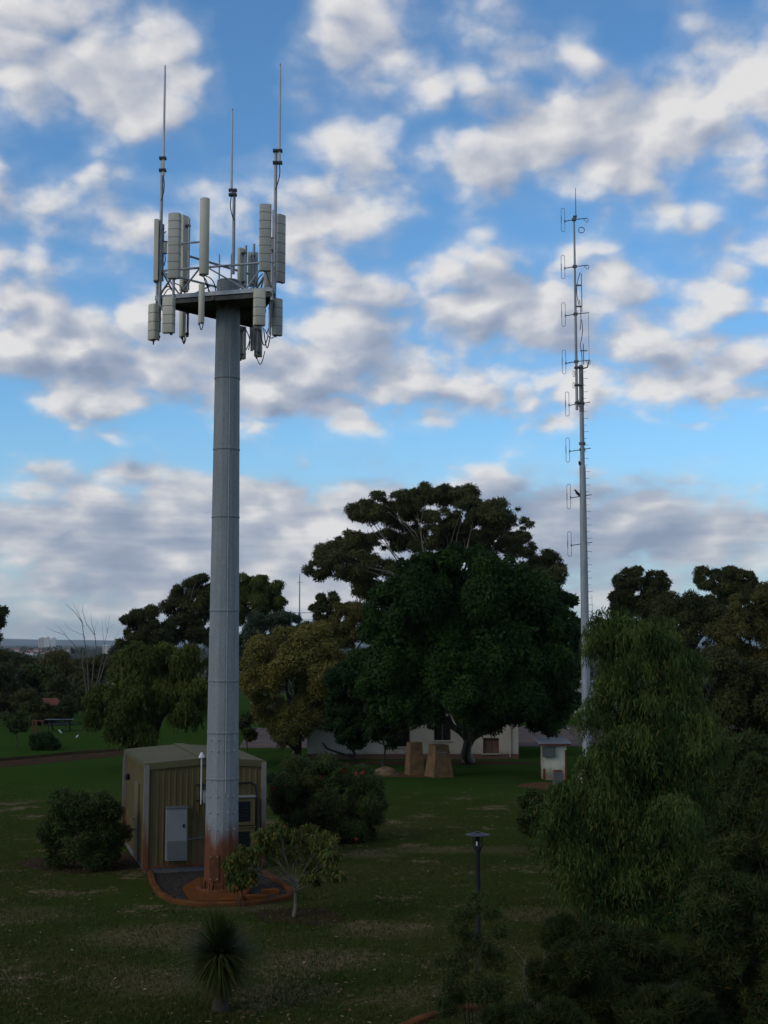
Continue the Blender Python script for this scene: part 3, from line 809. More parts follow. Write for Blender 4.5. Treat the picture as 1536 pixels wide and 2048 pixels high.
put('dark_sleeve', MB().lathe((QX, QY, 0), [(mrad(9.4, 780), mz(824)), (mrad(9.0, 735), mz(732)), (mrad(6, 735), mz(730))], 12), 'mast_dark', mast, 40)
for v in (887, 1017):
    put('clamp_band', MB().lathe((QX, QY, 0), [(mrad(13.5, v), mz(v) - 0.05), (mrad(13.5, v), mz(v) + 0.05)], 14), 'mast_dark', mast, 40)
# conical foot
put('footing', MB().lathe((QX, QY, 0), [(0.62, 0.0), (0.62, 0.10), (0.55, 0.14), (0.30, 0.75), (0.24, 0.8)], 18), 'kiosk_plaster', mast, 30)
put('rust_collar', MB().lathe((QX, QY, 0), [(0.27, 0.78), (0.25, 1.15), (0.2, 1.16)], 16), 'rusty', mast, 30)
# slim pole strapped beside the sleeve, carrying the upper dipoles
sx = at(1161, 640, QY).x
sx = QX - 0.20
put('top_pole', MB().tube([(sx, QY, mz(820)), (sx, QY, mz(640)), (sx, QY, mz(530)), (sx, QY, mz(436))], [0.062, 0.055, 0.046, 0.036], 9), 'mast_steel', mast, 40)
put('whip_antenna', MB().tube([(sx + 0.08, QY, mz(440)), (sx + 0.08, QY, mz(376))], [0.022, 0.012], 6), 'mast_dark', mast, 40)
put('whip_clamp', MB().box((sx + 0.04, QY, mz(433)), (0.16, 0.10, 0.07)), 'mast_dark', mast)
for v in (735, 770, 805):
    put('strap', MB().box(((sx + QX) / 2, QY, mz(v)), (0.36, 0.30, 0.06)), 'mast_dark', mast)
def loop_pts(c, wid, hgt, n=8):
    pts = []
    r = wid / 2
    for i in range(n + 1):
        t = math.pi * i / n
        pts.append((c.x + r * math.cos(t), c.y, c.z + hgt / 2 - r + r * math.sin(t)))
    for i in range(n + 1):
        t = math.pi + math.pi * i / n
        pts.append((c.x + r * math.cos(t), c.y, c.z - hgt / 2 + r + r * math.sin(t)))
    pts.append(pts[0])
    return pts
for k, (v, ul, upper) in enumerate(((440, 1126, 1), (534, 1126, 1), (629, 1127, 1), (724, 1128, 1), (808, 1134.5, 0), (900, 1135.5, 0), (993, 1137.5, 0), (1088, 1139, 0))):
    c = at(ul, v, QY); bx0 = sx if upper else QX
    el = put('dipole_aerial', MB().tube(loop_pts(Vector((c.x, QY, c.z)), 0.15, 1.04), 0.0105, 5, cap=False), 'mast_dark', mast, 60)
    tilt = 0.13
    put('boom', MB().tube([(c.x + 0.075, QY, c.z - 0.06), (bx0, QY, c.z + 0.02), (bx0 + (0.58 if upper else 0.36), QY, c.z + 0.08)], 0.020, 6), 'mast_dark', el, 40)
    put('feed_block', MB().box((c.x + 0.075, QY, c.z - 0.05), (0.045, 0.045, 0.12)), 'mast_dark', el)
    put('balun', MB().box((c.x - 0.075, QY, c.z), (0.03, 0.03, 0.30)), 'mast_dark', el)
    put('boom_clamp', MB().box((bx0, QY, c.z + 0.02), (0.17 if upper else 0.24, 0.16, 0.10)), 'mast_dark', el)
    if upper and k != 2:
        put('end_loop', MB().tube(arc_pts((bx0 + 0.40, QY, c.z + 0.06), (bx0 + 0.60, QY, c.z + 0.06), (0.06, 0, -0.16), 8), 0.011, 5), 'cable', el, 60)
# coil of cable, side whips, small dipoles
cc = at(1162.5, 461, QY)
put('cable_coil', MB().tube([(cc.x + 0.13 * math.cos(t * 0.45), QY - 0.03 - t * 0.002, cc.z + 0.13 * math.sin(t * 0.45)) for t in range(28)], 0.013, 5), 'cable', mast, 60)
for u, v0, v1, r in ((1163.5, 548, 625, 0.020), (1178, 628, 722, 0.010), (1167, 688, 730, 0.022)):
    p0, p1 = at(u, v1, QY), at(u, v0, QY)
    put('side_whip', MB().tube([(p0.x, QY - 0.05, p0.z), (p0.x, QY - 0.05, p1.z)], r, 6), 'mast_steel', mast, 40)
    for t in (0.15, 0.7):
        if u < 1165: put('standoff', MB().box(((p0.x + sx) / 2, QY - 0.03, p0.z + (p1.z - p0.z) * t), (abs(p0.x - sx), 0.05, 0.06)), 'mast_dark', mast)
p0 = at(1178, 722, QY)
put('whip_bracket', MB().tube([(QX, QY, mz(738)), (p0.x - 0.08, QY - 0.03, mz(735)), (p0.x, QY - 0.05, mz(720))], 0.035, 6), 'mast_dark', mast, 40)
p0 = at(1167, 702, QY)
put('cross_arm', MB().box((p0.x, QY - 0.05, p0.z), (0.30, 0.04, 0.04)), 'mast_dark', mast)
smx = at(1153.5, 770, QY).x
put('side_boom', MB().tube([(smx, QY - 0.02, mz(794)), (smx, QY - 0.02, mz(737))], 0.022, 6), 'mast_steel', mast, 40)
for v in (748, 771):
    c = at(1147.5, v, QY)
    e = put('small_dipole', MB().tube(loop_pts(Vector((c.x, QY - 0.02, c.z)), 0.07, 0.24), 0.011, 5, cap=False), 'mast_dark', mast, 60)
    put('boom', MB().tube([(c.x + 0.03, QY - 0.02, c.z), (smx, QY - 0.02, c.z + 0.01)], 0.013, 5), 'mast_dark', e)
for a, b, s_ in (((1160, 545), (1157, 610), (-0.12, 0, 0)), ((1163, 640), (1160, 690), (0.06, 0, 0)), ((1158, 600), (1160, 660), (0.05, 0, 0)), ((1157, 800), (1160, 816), (-0.08, 0, 0)), ((1160, 690), (1163, 740), (0.04, 0, 0))):
    p, q_ = at(a[0], a[1], QY), at(b[0], b[1], QY)
    put('feeder_cable', MB().tube(arc_pts((p.x, QY - 0.06, p.z), (q_.x, QY - 0.06, q_.z), s_, 8), 0.016, 5), 'cable', mast, 60)
peg = MB().tube([(0, 0, 0), (0.15, 0, 0.0)], 0.009, 5).mesh('step_peg', 'mast_dark')
v = 744.0; k = 0
while v < 1290:
    z = mz(v)
    rr = 0.085 if z > zs1 else 0.13 + (zs1 - z) * 0.004
    inst('step_peg', peg, (QX + rr, QY - 0.02, z), mast, (0, 0, -0.15), (1.25 if k % 2 else 0.8, 1, 1))
    v += 13.3; k += 1
put('safety_cable', MB().tube([(QX + 0.30, QY - 0.04, mz(1190)), (QX + 0.36, QY - 0.04, mz(1420))], 0.008, 4), 'mast_dark', mast)

def bird(name, label, p, m, heading, length, pitch=0.5):
    """one continuous body: bill, head, breast, back and tail along a bent line, two legs"""
    o = MB(); d = Vector((math.cos(heading), math.sin(heading), 0)); L = length
    spine = [(-0.55, -0.50 * pitch), (-0.30, -0.26 * pitch), (-0.05, 0.0), (0.18, 0.16 * pitch + 0.03), (0.30, 0.33 * pitch + 0.06), (0.40, 0.42 * pitch + 0.06), (0.50, 0.42 * pitch + 0.04), (0.62, 0.40 * pitch)]
    rad = [0.04, 0.10, 0.20, 0.20, 0.12, 0.11, 0.06, 0.006]
    c = p + Vector((0, 0, 0.30 * L))
    o.tube([c + d * (a * L) + Vector((0, 0, b * L)) for a, b in spine], [r * L for r in rad], 8)
    s = Vector((-d.y, d.x, 0))
    for k in (-1, 1):
        o.tube([c + s * (0.05 * L * k) + Vector((0, 0, -0.1 * L)), p + s * (0.05 * L * k)], 0.012 * L + 0.002, 5)
    return tag(put(name, o, m, None, 60, origin=p), label, 'bird')
p = at(1156, 992.5, QY); zb = at(1137.5, 993, QY).z - 0.02
bird('bird', 'dark bird perched on a dipole boom of the slim mast', Vector((p.x, QY, zb + 0.035)), 'bird_dark', math.pi, 0.30, 1.2)
bird('bird', 'dark bird huddled on the ledge where the slim mast narrows', Vector((QX - 0.125, QY - 0.03, zs1 + 0.03)), 'bird_dark', math.radians(-110), 0.24, 0.9)

# ------------------------------------------------------------------ equipment shed (own frame: x along the front, y to the back)
S0 = gd(291, 1748); SROT = math.radians(17)
SW, SD, SH, RISE = 3.08, 5.05, 2.78, 0.11
shed = thing('equipment_shed', 'olive ribbed metal equipment shed with a low gabled roof beside the steel pole', 'shed', (S0.x, S0.y, 0))
shed.rotation_euler = (0, 0, SROT)
def sput(name, mb, m, parent=None, smooth=None):
    me = mb.mesh(name, m, (0, 0, 0), smooth)
    o = bpy.data.objects.new(name, me); COL.objects.link(o); o.parent = parent or shed
    return o
sput('floor_slab', MB().box((SW / 2, SD / 2, 0.07), (SW + 0.02, SD + 0.02, 0.14)), 'paving_grey')
sput('base_beam', MB().box((SW / 2, -0.015, 0.17), (SW - 0.12, 0.05, 0.06)), 'shed_trim')
RIBS = 0.165
def ribbed(width, h0, h1):
    """one ribbed cladding sheet standing on x: trapezoid ribs pushed out along -y; top may slope from h0 to h1"""
    mb = MB(); xs = []
    n = max(1, round(width / RIBS)); p_ = width / n
    for i in range(n):
        x = i * p_
        xs += [(x, 0.0), (x + p_ * 0.66, 0.0), (x + p_ * 0.72, -0.026), (x + p_ * 0.92, -0.026)]
    xs.append((width, 0.0))
    vs = []
    for x, y in xs:
        vs += [(x, y, 0.16), (x, y, h0 + (h1 - h0) * x / width)]
    fs = [(2 * i, 2 * i + 2, 2 * i + 3, 2 * i + 1) for i in range(len(xs) - 1)]
    # thickness: a back skin
    k = len(vs)
    vs += [(0, 0.03, 0.16), (0, 0.03, h0), (width, 0.03, 0.16), (width, 0.03, h1)]
    fs += [(k + 2, k, k + 1, k + 3)]
    mb.add(vs, fs)
    return mb
def place(o, x, y, rz): o.location = (x, y, 0); o.rotation_euler = (0, 0, rz)
for i in range(4):                                                # front: four sheets under the shallow gable
    w_ = SW / 4
    ha = SH - 0.02 + RISE * (1 - abs(i * w_ - SW / 2) / (SW / 2)); hb_ = SH - 0.02 + RISE * (1 - abs((i + 1) * w_ - SW / 2) / (SW / 2))
    place(sput('wall_sheet', ribbed(w_ - 0.003, ha, hb_), 'shed_wall'), i * w_, 0, 0)
    place(sput('wall_sheet', ribbed(w_ - 0.003, hb_, ha), 'shed_wall'), SW - i * w_, SD, math.pi)
for i in range(6):
    w_ = SD / 6
    place(sput('wall_sheet', ribbed(w_ - 0.003, SH - 0.02, SH - 0.02), 'shed_wall'), 0, SD - i * w_, -math.pi / 2)
    place(sput('wall_sheet', ribbed(w_ - 0.003, SH - 0.02, SH - 0.02), 'shed_wall'), SW, i * w_, math.pi / 2)
for x, y in ((-0.02, -0.03), (SW + 0.02, -0.03), (-0.02, SD + 0.03), (SW + 0.02, SD + 0.03)):
    sput('corner_trim', MB().box((x, y, (SH + 0.1) / 2), (0.13, 0.10, SH - 0.06)), 'shed_trim')
OV = 0.035
for sgn in (0, 1):                                                # two roof slopes of folded sheets
    for i in range(5):
        y0, y1 = -OV + (SD + 2 * OV) * i / 5, -OV + (SD + 2 * OV) * (i + 1) / 5 - 0.004
        xe, xm = (-OV, SW / 2) if sgn == 0 else (SW + OV, SW / 2)
        ze, zm = SH - RISE * OV / (SW / 2), SH + RISE
        vs = [(xe, y0, ze + 0.02), (xm, y0, zm + 0.02), (xm, y1, zm + 0.02), (xe, y1, ze + 0.02), (xe, y0, ze + 0.05), (xm, y0, zm + 0.05), (xm, y1, zm + 0.05), (xe, y1, ze + 0.05)]
        r_ = sput('roof_sheet', MB().add(vs, [(3, 2, 1, 0), (4, 5, 6, 7), (0, 1, 5, 4), (1, 2, 6, 5), (2, 3, 7, 6), (3, 0, 4, 7)]), 'shed_roof')
sput('ridge_cap', MB().box((SW / 2, SD / 2, SH + RISE + 0.058), (0.30, SD + 2 * OV + 0.02, 0.016)), 'shed_roof')
for a in (0, 1):                                                  # barge boards on the front gable
    xe, xm = (-OV - 0.02, SW / 2) if a == 0 else (SW + OV + 0.02, SW / 2)
    ze, zm = SH - RISE * OV / (SW / 2), SH + RISE
    y0, y1 = -OV - 0.03, -OV - 0.003
    vs = [(xe, y0, ze - 0.11), (xm, y0, zm - 0.11), (xm, y1, zm - 0.11), (xe, y1, ze - 0.11), (xe, y0, ze + 0.065), (xm, y0, zm + 0.065), (xm, y1, zm + 0.065), (xe, y1, ze + 0.065)]
    sput('barge_board', MB().add(vs, [(3, 2, 1, 0), (4, 5, 6, 7), (0, 1, 5, 4), (1, 2, 6, 5), (2, 3, 7, 6), (3, 0, 4, 7)]), 'shed_roof')
for x in (-OV - 0.03, SW + OV + 0.03):
    sput('gutter', MB().box((x, SD / 2, SH - 0.015), (0.055, SD + 2 * OV, 0.10)), 'shed_roof')
sput('downpipe', MB().box((-0.10, SD - 0.25, 1.3), (0.09, 0.09, 2.55)), 'shed_trim')
sput('downpipe_shoe', MB().tube([(-0.10, SD - 0.25, 0.12), (-0.25, SD - 0.35, 0.06), (-0.9, SD - 1.0, 0.04)], 0.04, 7), 'shed_trim', None, 40)
sput('wall_lamp', MB().lathe((-0.09, SD - 1.0, 2.1), [(0.04, -0.09), (0.07, -0.07), (0.07, 0.07), (0.03, 0.10)], 10), 'black_metal', None, 40)
dr = sput('side_door', MB().box((-0.045, 1.9, 1.15), (0.05, 0.95, 2.05)), 'shed_wall')
sput('door_handle', MB().box((-0.085, 2.25, 1.12), (0.03, 0.12, 0.03)), 'black_metal', dr)
# pale cabinet on the front wall
cb = sput('wall_cabinet', MB().box((0.76, -0.17, 1.02), (0.54, 0.26, 1.34)), 'cabinet_pale')
sput('cabinet_door', MB().box((0.76, -0.308, 1.26), (0.49, 0.016, 0.82)), 'cabinet_pale', cb)
sput('lower_panel', MB().box((0.76, -0.308, 0.60), (0.49, 0.016, 0.44)), 'cabinet_grey', cb)
sput('latch', MB().box((0.93, -0.325, 1.24), (0.05, 0.03, 0.09)), 'black_metal', cb)
sput('rain_hood', MB().box((0.76, -0.18, 1.705), (0.58, 0.32, 0.025)), 'cabinet_grey', cb)
sput('conduit', MB().tube([(1.03, -0.20, 0.86), (1.75, -0.06, 0.90)], 0.018, 6), 'cabinet_grey', None, 40)
# satellite-clock antenna on a bracket rod
gx = 1.40
sput('aerial_rod', MB().tube([(gx, -0.14, 1.75), (gx, -0.14, 2.98)], 0.018, 7), 'white_paint', None, 40)
sput('aerial_dome', MB().lathe((gx, -0.14, 2.96), [(0.075, 0.0), (0.08, 0.025), (0.055, 0.08), (0.03, 0.13), (0.008, 0.15)], 14), 'white_paint', None, 40)
for z in (1.85, 2.25):
    sput('rod_bracket', MB().box((gx, -0.085, z), (0.22, 0.12, 0.03)), 'black_metal')
# cable entry box behind the pole
sput('cable_hood', MB().add([(1.45, -0.03, 1.80), (1.95, -0.03, 1.80), (1.95, -0.42, 1.80), (1.45, -0.42, 1.80), (1.45, -0.03, 2.10), (1.95, -0.03, 2.10), (1.95, -0.42, 1.98), (1.45, -0.42, 1.98)], [(0, 1, 2, 3), (7, 6, 5, 4), (3, 2, 6, 7), (2, 1, 5, 6), (1, 0, 4, 5), (0, 3, 7, 4)]), 'cabinet_pale')
sput('cable_tray', MB().box((1.70, -0.40, 1.88), (0.36, 0.75, 0.10)), 'galv')
# two stacked cooling units on the right of the front wall
for k, z in enumerate((0.78, 1.56)):
    ac = sput('cooling_unit', MB().box((2.50, -0.22, z), (0.60, 0.36, 0.72)), 'shed_wall')
    sput('grille', MB().box((2.46, -0.408, z + 0.0), (0.42, 0.014, 0.52)), 'dark_glass', ac)
    for j in range(7):
        sput('grille_slat', MB().box((2.46, -0.418, z - 0.22 + 0.073 * j), (0.42, 0.010, 0.012)), 'black_metal', ac)
    sput('lid', MB().box((2.50, -0.23, z + 0.372), (0.66, 0.42, 0.02)), 'cabinet_pale' if k else 'shed_wall', ac)
sput('insulated_pipe', MB().tube([(2.1, -0.10, 2.25), (2.72, -0.12, 2.27), (2.86, -0.14, 2.2), (2.89, -0.16, 1.9), (2.89, -0.16, 0.5)], 0.03, 7), 'black_metal', None, 50)

# ------------------------------------------------------------------ garden lamp
LP = gd(957, 1900)
lamp = thing('garden_lamp', 'dark metal garden lamp post with a flat round hat on the lawn', 'lamp', (LP.x, LP.y, 0))
lz = lambda v: at(957, v, LP.y).z
put('post', MB().lathe((LP.x, LP.y, 0), [(0.07, 0), (0.07, 0.05), (0.045, 0.06), (0.045, lz(1705)), (0.06, lz(1702)), (0.085, lz(1694)), (0.085, lz(1691))], 14), 'lamp_metal', lamp, 40)
put('glass_cylinder', MB().lathe((LP.x, LP.y, 0), [(0.045, lz(1690)), (0.045, lz(1673))], 14), 'dark_glass', lamp, 40)
put('bulb', MB().lathe((LP.x - 0.02, LP.y - 0.052, 0), [(0.014, lz(1690.5)), (0.018, lz(1687)), (0.014, lz(1682.5)), (0.004, lz(1682))], 8), 'white_paint', lamp, 60)
for k in range(4):
    a = math.radians(20 + 90 * k)
    put('cage_bar', MB().tube([(LP.x + 0.09 * math.cos(a), LP.y + 0.09 * math.sin(a), lz(1695)), (LP.x + 0.095 * math.cos(a), LP.y + 0.095 * math.sin(a), lz(1672))], 0.012, 6), 'lamp_metal', lamp, 40)
ht = put('hat', MB().lathe((LP.x, LP.y, 0), [(0.245, lz(1670)), (0.245, lz(1669)), (0.10, lz(1665.5)), (0.03, lz(1664.5))], 28), 'lamp_metal', lamp, 30)
put('hat_cap', MB().lathe((LP.x, LP.y, 0), [(0.05, lz(1666)), (0.05, lz(1663.5)), (0.02, lz(1663))], 14), 'black_metal', ht, 40)

# ------------------------------------------------------------------ two tapered stone pillars and a rock
def pillar(u, v, h, wb_, wt, rz, label, plaque):
    p = gd(u, v); o = thing('stone_pillar', label, 'pillar', p)
    # courses of dressed blocks, each slightly uneven
    rgp = random.Random(int(u)); n = 6
    for i in range(n):
        t0, t1 = i / n, (i + 1) / n
        w0, w1 = wb_ + (wt - wb_) * t0, wb_ + (wt - wb_) * t1
        k = 2 if i % 2 else 1
        wo_ = rgp.uniform(-0.006, 0.006)
        put('stone_course', MB().box((p.x, p.y, h * (t0 + t1) / 2), (w0 + wo_, w0 + wo_, h / n - 0.006), rz, w1 / w0), 'stone_tan', o)
    put('core', MB().box((p.x, p.y, h / 2), (wb_ - 0.03, wb_ - 0.03, h - 0.01), rz, (wt - 0.03) / (wb_ - 0.03)), 'rock', o)
    put('capstone', MB().box((p.x, p.y, h + 0.02), (wt + 0.02, wt + 0.02, 0.05), rz, 0.94), 'stone_tan', o)
    if plaque:
        d = Vector((math.sin(rz), -math.cos(rz), 0))
        z = h * 0.80; half = (wb_ + (wt - wb_) * 0.80) / 2
        c = Vector((p.x, p.y, z)) + d * (half + 0.008)
        for j in range(7):
            put('plaque_letter', MB().box(c + Vector((math.cos(rz) * (j - 3) * 0.062, math.sin(rz) * (j - 3) * 0.062, 0.02 * math.sin(j * 2.1))), (0.04, 0.012, 0.05), rz), 'cabinet_pale', o)
    return o
pillar(829, 1549, 1.42, 0.74, 0.56, 0.3, 'tapered tan stone pillar standing nearer the house wall', False)
pillar(878, 1553, 1.38, 0.98, 0.66, 0.42, 'wider tapered tan stone pillar with pale lettering near its top', True)
rp = gd(772, 1549); mb = MB(); rgr = random.Random(4)
n1_, n2_ = 12, 6
prof = [(math.sin(math.pi * (i + 0.6) / 14) , ) for i in range(7)]
vs = []
for i in range(n2_):
    f_ = i / (n2_ - 1)
    for j in range(n1_):
        a = 2 * math.pi * j / n1_
        k = (1 - f_ ** 2) ** 0.5 * rgr.uniform(0.85, 1.12) if f_ < 1 else 0.08
        vs.append((rp.x + 0.62 * k * math.cos(a), rp.y + 0.45 * k * math.sin(a), -0.03 + 0.40 * f_ * rgr.uniform(0.9, 1.08)))
fs = [(i * n1_ + j, i * n1_ + (j + 1) % n1_, (i + 1) * n1_ + (j + 1) % n1_, (i + 1) * n1_ + j) for i in range(n2_ - 1) for j in range(n1_)] + [tuple((n2_ - 1) * n1_ + j for j in range(n1_))]
tag(put('rock', mb.add(vs, fs), 'rock', None, 50), 'low rounded tan boulder lying beside the stone pillars', 'rock')

# ------------------------------------------------------------------ little kiosk with meter box, and a grey pedestal box
K0 = gd(1110, 1560)
kio = thing('utility_kiosk', 'small whitewashed kiosk with corrugated sheet roof and rust-stained corners', 'kiosk', K0)
kw, kh, kr = 0.98, 1.50, 0.10
put('wall', MB().box((K0.x, K0.y + 0.40, kh / 2), (kw, 0.80, kh), kr), 'kiosk_plaster', kio)
for sx_ in (-1, 1):
    put('corner_strip', MB().box((K0.x + sx_ * kw * 0.492 + 0.005, K0.y + sx_ * 0.05 + 0.0, (0.5 if sx_ < 0 else 1.3) / 2), (0.07, 0.05, 0.5 if sx_ < 0 else 1.3), kr), 'concrete_rust', kio)
mb = MB(); n = 18; rw, rd = 1.46, 1.25
vs = []
for i in range(n * 2 + 1):
    x = -rw / 2 + rw * i / (2 * n); z = 0.018 * (1 if i % 2 else -1)
    for y, dz_ in ((-0.22, 0.0), (rd - 0.22, 0.20)):
        vs.append((K0.x + x * math.cos(kr) - y * math.sin(kr), K0.y + x * math.sin(kr) + y * math.cos(kr), kh + 0.085 + z + dz_))
fs = [(2 * i, 2 * i + 2, 2 * i + 3, 2 * i + 1) for i in range(2 * n)]
rf = put('roof_sheet', mb.add(vs, fs), 'zinc', kio)
put('fascia', MB().box((K0.x + 0.0, K0.y - 0.16, kh + 0.03), (1.40, 0.04, 0.07), kr), 'red_trim', kio)
mbx = put('meter_box', MB().box((K0.x - 0.26, K0.y - 0.08, 1.22), (0.54, 0.20, 0.42), kr), 'cabinet_grey', kio)
put('box_lid', MB().box((K0.x - 0.255, K0.y - 0.19, 1.22), (0.49, 0.015, 0.36), kr), 'cabinet_grey', mbx)
put('box_hood', MB().box((K0.x - 0.26, K0.y - 0.10, 1.442), (0.58, 0.26, 0.02), kr), 'cabinet_grey', mbx)
K1 = gd(1116, 1571)
ped = thing('pedestal_box', 'grey metal pedestal box with sloping rusty top in front of the white kiosk', 'cabinet', K1)
put('body', MB().box((K1.x, K1.y, 0.29), (0.34, 0.28, 0.58), 0.25), 'cabinet_grey', ped)
put('cap', MB().box((K1.x, K1.y, 0.615), (0.37, 0.31, 0.07), 0.25, 0.72), 'rusty', ped)
put('door', MB().box((K1.x - 0.036, K1.y - 0.142, 0.29), (0.28, 0.014, 0.46), 0.25), 'cabinet_grey', ped)

# ------------------------------------------------------------------ white house behind the fig
HL, HR = gd(613, 1519), gd(1036, 1517)
HY = (HL.y + HR.y) / 2; HX0, HX1 = HL.x, HR.x; HD, HE = 8.2, 2.95
house = thing('white_house', 'single storey whitewashed house with brown tiled roof behind the fig tree', 'house', ((HX0 + HX1) / 2, HY, 0))
px_ = lambda u: at(u, 1480, HY).x
pzz = lambda v: at(768, v, HY).z
# front wall as panels round real openings
opens = [(px_(775), px_(820), 0.62, 2.25), (px_(868), px_(902), 0.95, 2.2), (px_(966), px_(998), pzz(1507), pzz(1476))]
xs_ = HX0
def wall_piece(x0, x1, z0, z1): put('wall', MB().box(((x0 + x1) / 2, HY + 0.12, (z0 + z1) / 2), (x1 - x0, 0.24, z1 - z0)), 'plaster', house)
for (a, b, z0, z1) in opens:
    wall_piece(xs_, a, 0, HE); wall_piece(a, b, 0, z0); wall_piece(a, b, z1, HE); xs_ = b
wall_piece(xs_, HX1, 0, HE)
put('side_wall', MB().box((HX0 + 0.12, HY + HD / 2 + 0.12, HE / 2), (0.24, HD - 0.24, HE)), 'plaster', house)
put('side_wall', MB().box((HX1 - 0.12, HY + HD / 2 + 0.12, HE / 2), (0.24, HD - 0.24, HE)), 'plaster', house)
put('back_wall', MB().box(((HX0 + HX1) / 2, HY + HD + 0.12, HE / 2), (HX1 - HX0, 0.24, HE)), 'plaster', house)
for i, (a, b, z0, z1) in enumerate(opens):
    wn = put('window', MB().box(((a + b) / 2, HY + 0.16, (z0 + z1) / 2), (b - a, 0.02, z1 - z0)), 'brick_brown' if i == 2 else 'dark_glass', house)
    for x, w_ in ((a + 0.03, 0.06), (b - 0.03, 0.06), ((a + b) / 2, 0.04)):
        put('frame', MB().box((x, HY + 0.13, (z0 + z1) / 2), (w_, 0.05, z1 - z0)), 'brick_brown', wn)
    put('sill', MB().box(((a + b) / 2, HY - 0.02, z0 - 0.03), (b - a + 0.12, 0.12, 0.05)), 'plaster', wn)
put('plinth_course', MB().box(((HX0 + HX1) / 2, HY - 0.012, 0.13), (HX1 - HX0, 0.024, 0.26)), 'brick_brown', house)
put('downpipe', MB().tube([(px_(1020), HY - 0.06, 0.1), (px_(1020), HY - 0.06, HE)], 0.045, 7), 'plaster', house, 40)
put('rain_gutter', MB().box(((HX0 + HX1) / 2, HY - 0.55, HE + 0.02), (HX1 - HX0 + 1.1, 0.12, 0.12)), 'brick_brown', house)
RZ = 5.55; hov = 0.5
# hipped roof built course by course
NCR = 16; hip = 3.6
y_mid = HY + HD / 2
rfb = put('roof', MB().add([(HX0 - hov, HY - hov, HE), (HX1 + hov, HY - hov, HE), (HX1 + hov, HY + HD + hov, HE), (HX0 - hov, HY + HD + hov, HE), (HX0 - hov + hip, y_mid, RZ - 0.05), (HX1 + hov - hip, y_mid, RZ - 0.05)],
    [(3, 2, 1, 0), (0, 1, 5, 4), (1, 2, 5), (2, 3, 4, 5), (3, 0, 4)]), 'roof_tile', house)
def hipc(t): return (HX0 - hov + hip * t, HX1 + hov - hip * t, HY - hov + (HD / 2 + hov) * t, HY + HD + hov - (HD / 2 + hov) * t, HE + (RZ - HE) * t)
for i in range(NCR):
    xa, xb, yf, ybk, z = hipc(i / NCR); xa2, xb2, yf2, ybk2, z2 = hipc((i + 1) / NCR)
    nw = max(4, int((xb - xa) / 0.15))
    vs, fs = [], []
    for j in range(nw + 1):                                       # rolled front course
        t = j / nw; wv = 0.03 * (j % 2)
        vs += [(xa + (xb - xa) * t, yf - 0.02, z + 0.02 + wv), (xa2 + (xb2 - xa2) * t, yf2 + 0.03, z2 + 0.005 + wv), (xa + (xb - xa) * t, yf - 0.02, z - 0.02)]
    for j in range(nw):
        fs += [(3 * j, 3 * j + 3, 3 * j + 4, 3 * j + 1), (3 * j + 2, 3 * j + 5, 3 * j + 3, 3 * j)]
    put('tile_course', MB().add(vs, fs), 'roof_tile', rfb)
    nw = max(2, int((ybk - yf) / 0.15))
    for side in (0, 1):
        x0_, x1_ = (xa - 0.02, xa2 + 0.03) if side == 0 else (xb + 0.02, xb2 - 0.03)
        vs, fs = [], []
        for j in range(nw + 1):
            t = j / nw; wv = 0.03 * (j % 2)
            vs += [(x0_, yf + (ybk - yf) * t, z + 0.02 + wv), (x1_, yf2 + (ybk2 - yf2) * t, z2 + 0.005 + wv), (x0_, yf + (ybk - yf) * t, z - 0.02)]
        for j in range(nw):
            fs += [(3 * j + 1, 3 * j + 4, 3 * j + 3, 3 * j), (3 * j, 3 * j + 3, 3 * j + 5, 3 * j + 2)] if side == 0 else [(3 * j, 3 * j + 3, 3 * j + 4, 3 * j + 1), (3 * j + 2, 3 * j + 5, 3 * j + 3, 3 * j)]
        put('tile_course', MB().add(vs, fs), 'roof_tile', rfb)
put('ridge_tile', MB().tube([(HX0 - hov + hip, y_mid, RZ), (HX1 + hov - hip, y_mid, RZ)], 0.10, 8), 'roof_tile', rfb, 40)

# cream outbuilding beyond the road, seen past the mast and through the weeping tree
ob = gd(1151, 1436)
BX0, BX1, BY = ob.x, at(1378, 1436, ob.y).x, ob.y
out = thing('cream_outbuilding', 'long low cream building beyond the road behind the weeping tree', 'building', ((BX0 + BX1) / 2, BY, 0))
put('wall', MB().box(((BX0 + BX1) / 2, BY + 2.0, 1.35), (BX1 - BX0, 4.0, 2.7)), 'plaster', out)
put('roof', MB().box(((BX0 + BX1) / 2, BY + 2.0, 2.78), (BX1 - BX0 + 0.6, 4.7, 0.16)), 'cabinet_grey', out)
for u in (1158, 1215, 1290, 1345):
    x = at(u, 1410, BY).x
    wn = put('window', MB().box((x, BY - 0.012, 1.5), (0.5 if u < 1170 else 1.1, 0.024, 1.0)), 'dark_glass', out)
    put('sill', MB().box((x, BY - 0.05, 0.97), (1.2 if u > 1170 else 0.6, 0.1, 0.06)), 'plaster', wn)
# low kerb line on the bitumen
put('road_marking', MB().box((at(1142, 1457, 86).x, gd(1142, 1457).y, 0.0), (1.5, 0.3, 0.03)), 'white_paint')['kind'] = 'structure'

